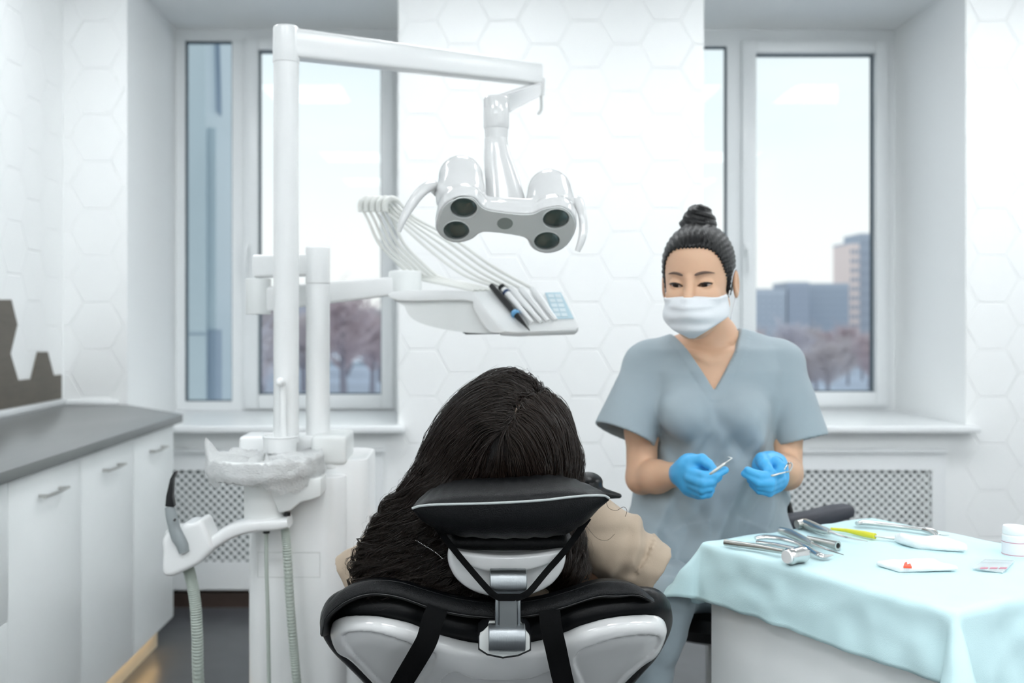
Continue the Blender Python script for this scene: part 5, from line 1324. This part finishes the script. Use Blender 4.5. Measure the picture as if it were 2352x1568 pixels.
# drape
NS, NT = 110, 110
def drape_pt(s, t):
    # s, t: cloth coordinates, outside [0,L1]x[0,L2] hangs over
    ds = s-min(max(s, 0), L1); dt = t-min(max(t, 0), L2); d = math.hypot(ds, dt)
    p = tp_(min(max(s, 0), L1), min(max(t, 0), L2)); p = np.array(p, float)
    if d > 0:
        n = (e1*ds+e2_*dt)/d; corner = min(1, 2.2*abs(ds*dt)/(d*d+1e-9))
        rr = .012
        if d < rr*1.57: a = d/rr; out = rr*math.sin(a); dn = rr*(1-math.cos(a))
        else: out = rr+(d-rr*1.57)*(.10+.50*corner); dn = rr+(d-rr*1.57)*math.sqrt(max(0, 1-(.10+.50*corner)**2))
        w = float(noise(np.array([[s*1.0, t*1.0, .3]], np.float32), 9)[0])*.009*min(1, d/.1)
        w += float(noise(np.array([[s*1.0+t*.6, t*1.0-s*.6, 2.3]], np.float32), 24)[0])*.0055*min(1, d/.06)
        p = p+n*(out+max(w, -out*.6))+np.array([0, 0, -dn])
    q = np.array([[s, t, 0]], np.float32)
    p[2] += .0016+.0014*float(noise(q, 26)[0])+.0022*abs(float(noise(q+7, 8)[0]))
    return p
ss = np.linspace(-.14, L1+.235, NS); tt = np.linspace(-.120, L2+.16, NT)
V = []; Fq = []
for i, s in enumerate(ss):
    for j, t in enumerate(tt): V.append(drape_pt(s, t*1.0+0*s))
for i in range(NS-1):
    for j in range(NT-1): a = i*NT+j; Fq.append((a, a+NT, a+NT+1, a+1))
dr = obj('drape', V, Fq, M_['drape']); tag(dr, 'pale blue disposable drape covering the instrument cabinet', 'drape')
mod = dr.modifiers.new('thickness', 'SOLIDIFY'); mod.thickness = .0008; mod.offset = -1
# ---- things on the drape
TT = TZ+.0038
def on(px, py, h=0.0): return WZ(px, py, TT+h)+0*A_
def tool(name, label, cat, pt): return thing(name, pt, label, cat)
m1 = tool('bone_mallet', 'steel mallet with white capped cylinder head, nearest the draped corner', 'mallet', on(1740, 1258))
MB().tube([on(1664, 1245, .008), on(1740, 1256, .008), on(1800, 1266, .011)], [.0062, .0062, .0050], 14).obj('handle', M_['steel'], m1)
ax = nrm(on(1850, 1268, .014)-on(1805, 1276, .014)); mc = on(1828, 1275, .0155)
MB().lathe([(0, -.022), (.0125, -.022), (.015, -.018), (.015, -.010), (.0135, -.008), (.0145, .006), (.0152, .010), (.0152, .020), (.012, .024), (0, .024)], c=mc, n=32, axis=ax).obj('head', M_['chrome'], m1)
MB().lathe([(0, -.026), (.0115, -.026), (.0128, -.022), (0, -.021)], c=mc, n=32, axis=ax).obj('cap', M_['unit'], m1)
f1 = tool('dental_forceps', 'curved steel extraction forceps lying behind the mallet', 'forceps', on(1820, 1250))
MB().tube(catmull([on(1735, 1236, .009), on(1760, 1233, .011), on(1800, 1238, .011), on(1845, 1252, .010), (on(1872, 1268, .009))]), [.006, .0072, .0065, .0055, .005], 14, flat=.7).obj('handle', M_['chrome'], f1)
MB().tube(catmull([on(1738, 1244, .005), on(1780, 1250, .005), on(1840, 1262, .006), on(1872, 1268, .008)]), [.005, .005, .0045], 12, flat=.7).obj('handle', M_['chrome'], f1)
MB().tube(catmull([on(1868, 1266, .009), on(1885, 1275, .009), on(1896, 1277, .007), on(1914, 1274, .006)]), [.0065, .0075, .005, .0012], 12, flat=.6).obj('beak', M_['chrome'], f1)
for nm, lb, pts, rad, bl in (
    ('root_elevator', 'steel elevator with bulbous handle crossing the forceps', [(1792, 1218), (1815, 1224), (1848, 1240), (1865, 1248)], [.0075, .009, .0075, .005], [(1865, 1248), (1900, 1262), (1938, 1274)]),
    ('root_elevator', 'steel elevator with thick ribbed handle beside the torso rest', [(1830, 1204), (1850, 1203), (1885, 1215), (1905, 1221)], [.009, .0115, .0085, .0065], [(1905, 1221), (1945, 1234), (1993, 1243)])):
    t = tool(nm, lb, 'elevator', on(*pts[1]))
    MB().tube(catmull([on(a, b, .010) for a, b in pts]), rad, 18).obj('handle', M_['steel'], t)
    MB().tube(catmull([on(a, b, .010-.003*i) for i, (a, b) in enumerate(bl)]), [.0035, .0022, .0008], 10).obj('blade', M_['chrome'], t)
ht = tool('instrument_tube', 'short hollow steel tube with open end behind the elevators', 'tube', on(1890, 1240))
a, b = on(1856, 1236, .009), on(1925, 1253, .009); T = nrm(b-a)
MB().lathe([(.0, 0), (.0055, 0), (.0085, np.linalg.norm(b-a)-.004), (.0092, np.linalg.norm(b-a)), (.0055, np.linalg.norm(b-a)), (.005, np.linalg.norm(b-a)-.03), (0, np.linalg.norm(b-a)-.03)], c=a, n=28, axis=T).obj('barrel', M_['steel'], ht)
MB().lathe([(0, np.linalg.norm(b-a)-.004), (.0053, np.linalg.norm(b-a)-.004)], c=a, n=20, axis=T, caps=False).obj('bore', M_['black'], ht)
yp = tool('periodontal_probe', 'yellow handled probe with thin steel tip on the drape', 'probe', on(1960, 1226))
MB().tube([on(1908, 1214, .005), on(1945, 1218, .005), on(1985, 1226, .006), on(2010, 1231, .006)], [.0028, .0042, .0062, .0062], 14).obj('handle', M_['yellow'], yp)
MB().tube(catmull([on(2010, 1231, .006), on(2050, 1236, .006), on(2075, 1238, .006), on(2094, 1245, .004)]), [.002, .0028, .0010, .0006], 8).obj('tip', M_['steel'], yp)
lf = tool('needle_holder', 'long steel instrument with bent tip at the back of the drape', 'instrument', on(2040, 1207))
MB().tube(catmull([on(1968, 1202, .008), on(1990, 1200, .009), on(2060, 1208, .008), on(2122, 1216, .008)]), [.006, .0072, .0058, .005], 14, flat=.8).obj('handle', M_['chrome'], lf)
MB().tube(catmull([on(2122, 1216, .009), on(2140, 1222, .010), on(2152, 1232, .008), on(2150, 1237, .005)]), [.0050, .0048, .0035, .002], 12).obj('neck', M_['chrome'], lf)
MB().tube(catmull([on(2120, 1214, .009), on(2146, 1218, .010), on(2160, 1228, .006), on(2180, 1229, .005)]), [.0035, .003, .0015, .0006], 10).obj('beak', M_['chrome'], lf)
rg = tool('matrix_ring', 'tiny steel wire ring on the drape below the long instrument', 'wire ring', on(2090, 1232))
MB().tube([on(2090, 1232, .003)+np.array([.008*math.cos(t), .012*math.sin(t), .001*math.sin(t*2)]) for t in np.linspace(0, 2*math.pi, 24, endpoint=False)], .0010, 6, closed=True).obj('ring', M_['steel'], rg)
def puff(name, lb, cat, corners, h, m, seed):
    c = sum(corners)/4; u = (corners[1]-corners[0])/2; v = (corners[3]-corners[0])/2
    def f(P):
        q = P-c.astype(np.float32); lu, lv = np.linalg.norm(u), np.linalg.norm(v); uu, vv = (u/lu).astype(np.float32), (v/lv).astype(np.float32)
        Q = np.stack([q@uu, q@vv, q[..., 2]-h/2], -1)
        return rbox(Q, (0, 0, 0), (lu, lv, h/2), h*.45)+noise(P+seed, 45)*.0035*np.clip((P[..., 2]-TT)/.006, 0, 1)
    pts = np.array(corners); o = sdf_obj(name, f, pts.min(0)-[.012, .012, .002], pts.max(0)+[.012, .012, h+.008], .0022, m); tag(o, lb, cat); return o
puff('gauze_roll', 'crumpled white gauze roll on the drape right of the yellow probe', 'gauze roll', [on(2092, 1252), on(2170, 1246), on(2182, 1262), on(2104, 1268)], .020, M_['gauze'], 1)
gp = puff('gauze_pad', 'flat white gauze packet with a red piece on top', 'gauze pad', [on(2030, 1302), on(2140, 1290), on(2182, 1306), on(2070, 1320)], .009, M_['gauze'], 5)
rp = MB().prism([on(2075, 1304, .0095), on(2094, 1305, .0095), on(2091, 1298, .0095), on(2084, 1300, .0095), on(2083, 1294, .0095), on(2078, 1296, .0095)], (0, 0, .0035)).obj('wedge', M_['red'], smooth=False); tag(rp, 'small red plastic wedge lying on the flat gauze packet', 'wedge')
cf = mat('clear_pouch', (232, 238, 240), .15, trans=.0, alpha=.55)
pk = MB().prism([on(2232, 1306, .001), on(2262, 1286, .001), on(2330, 1290, .001), on(2304, 1316, .001)], (0, 0, .003)).obj('clear_packet', cf, bevel=.0008); tag(pk, 'clear flat plastic packet in front of white bottle', 'packet')
for i in range(3):
    q = 2250+i*22; MB().prism([on(q, 1306, .0042), on(q+18, 1306, .0042), on(q+20, 1303, .0042), on(q+3, 1303, .0042)], (0, 0, .0004)).obj('print', M_['pink'], pk, smooth=False)
bo = on(2331, 1272); bt = thing('medicine_bottle', bo, 'small white capped bottle with red lined label at right edge of the drape', 'bottle')
k_ = bo[1]/F; bw_ = 27*k_; z_ = lambda py: CZ-(py-PY0)*k_-TT
MB().lathe([(0, 0), (bw_*.96, 0), (bw_, .003), (bw_, z_(1228)), (bw_*.9, z_(1225)), (bw_*.85, z_(1222)), (0, z_(1222))], c=(bo[0], bo[1], TT-.001), n=40).obj('body', M_['unit'], bt)
MB().lathe([(0, z_(1224)), (bw_*.92, z_(1224)), (bw_*.96, z_(1222)), (bw_*.96, z_(1209)), (bw_*.9, z_(1206)), (0, z_(1206))], c=(bo[0], bo[1], TT-.001), n=48).obj('cap', M_['unit'], bt)
lb_ = MB().lathe([(bw_*1.012, z_(1273)), (bw_*1.012, z_(1238))], c=(bo[0], bo[1], TT-.001), n=40, caps=False).obj('label', M_['label'], bt)
for py in (1242, 1270): MB().lathe([(bw_*1.02, z_(py)), (bw_*1.02, z_(py)+.0012)], c=(bo[0], bo[1], TT-.001), n=40, caps=False).obj('red_line', M_['pink'], lb_)
sc.cycles.caustics_reflective = False; sc.cycles.caustics_refractive = False
sc.cycles.max_bounces = 6; sc.cycles.diffuse_bounces = 4; sc.cycles.glossy_bounces = 3; sc.cycles.transparent_max_bounces = 8
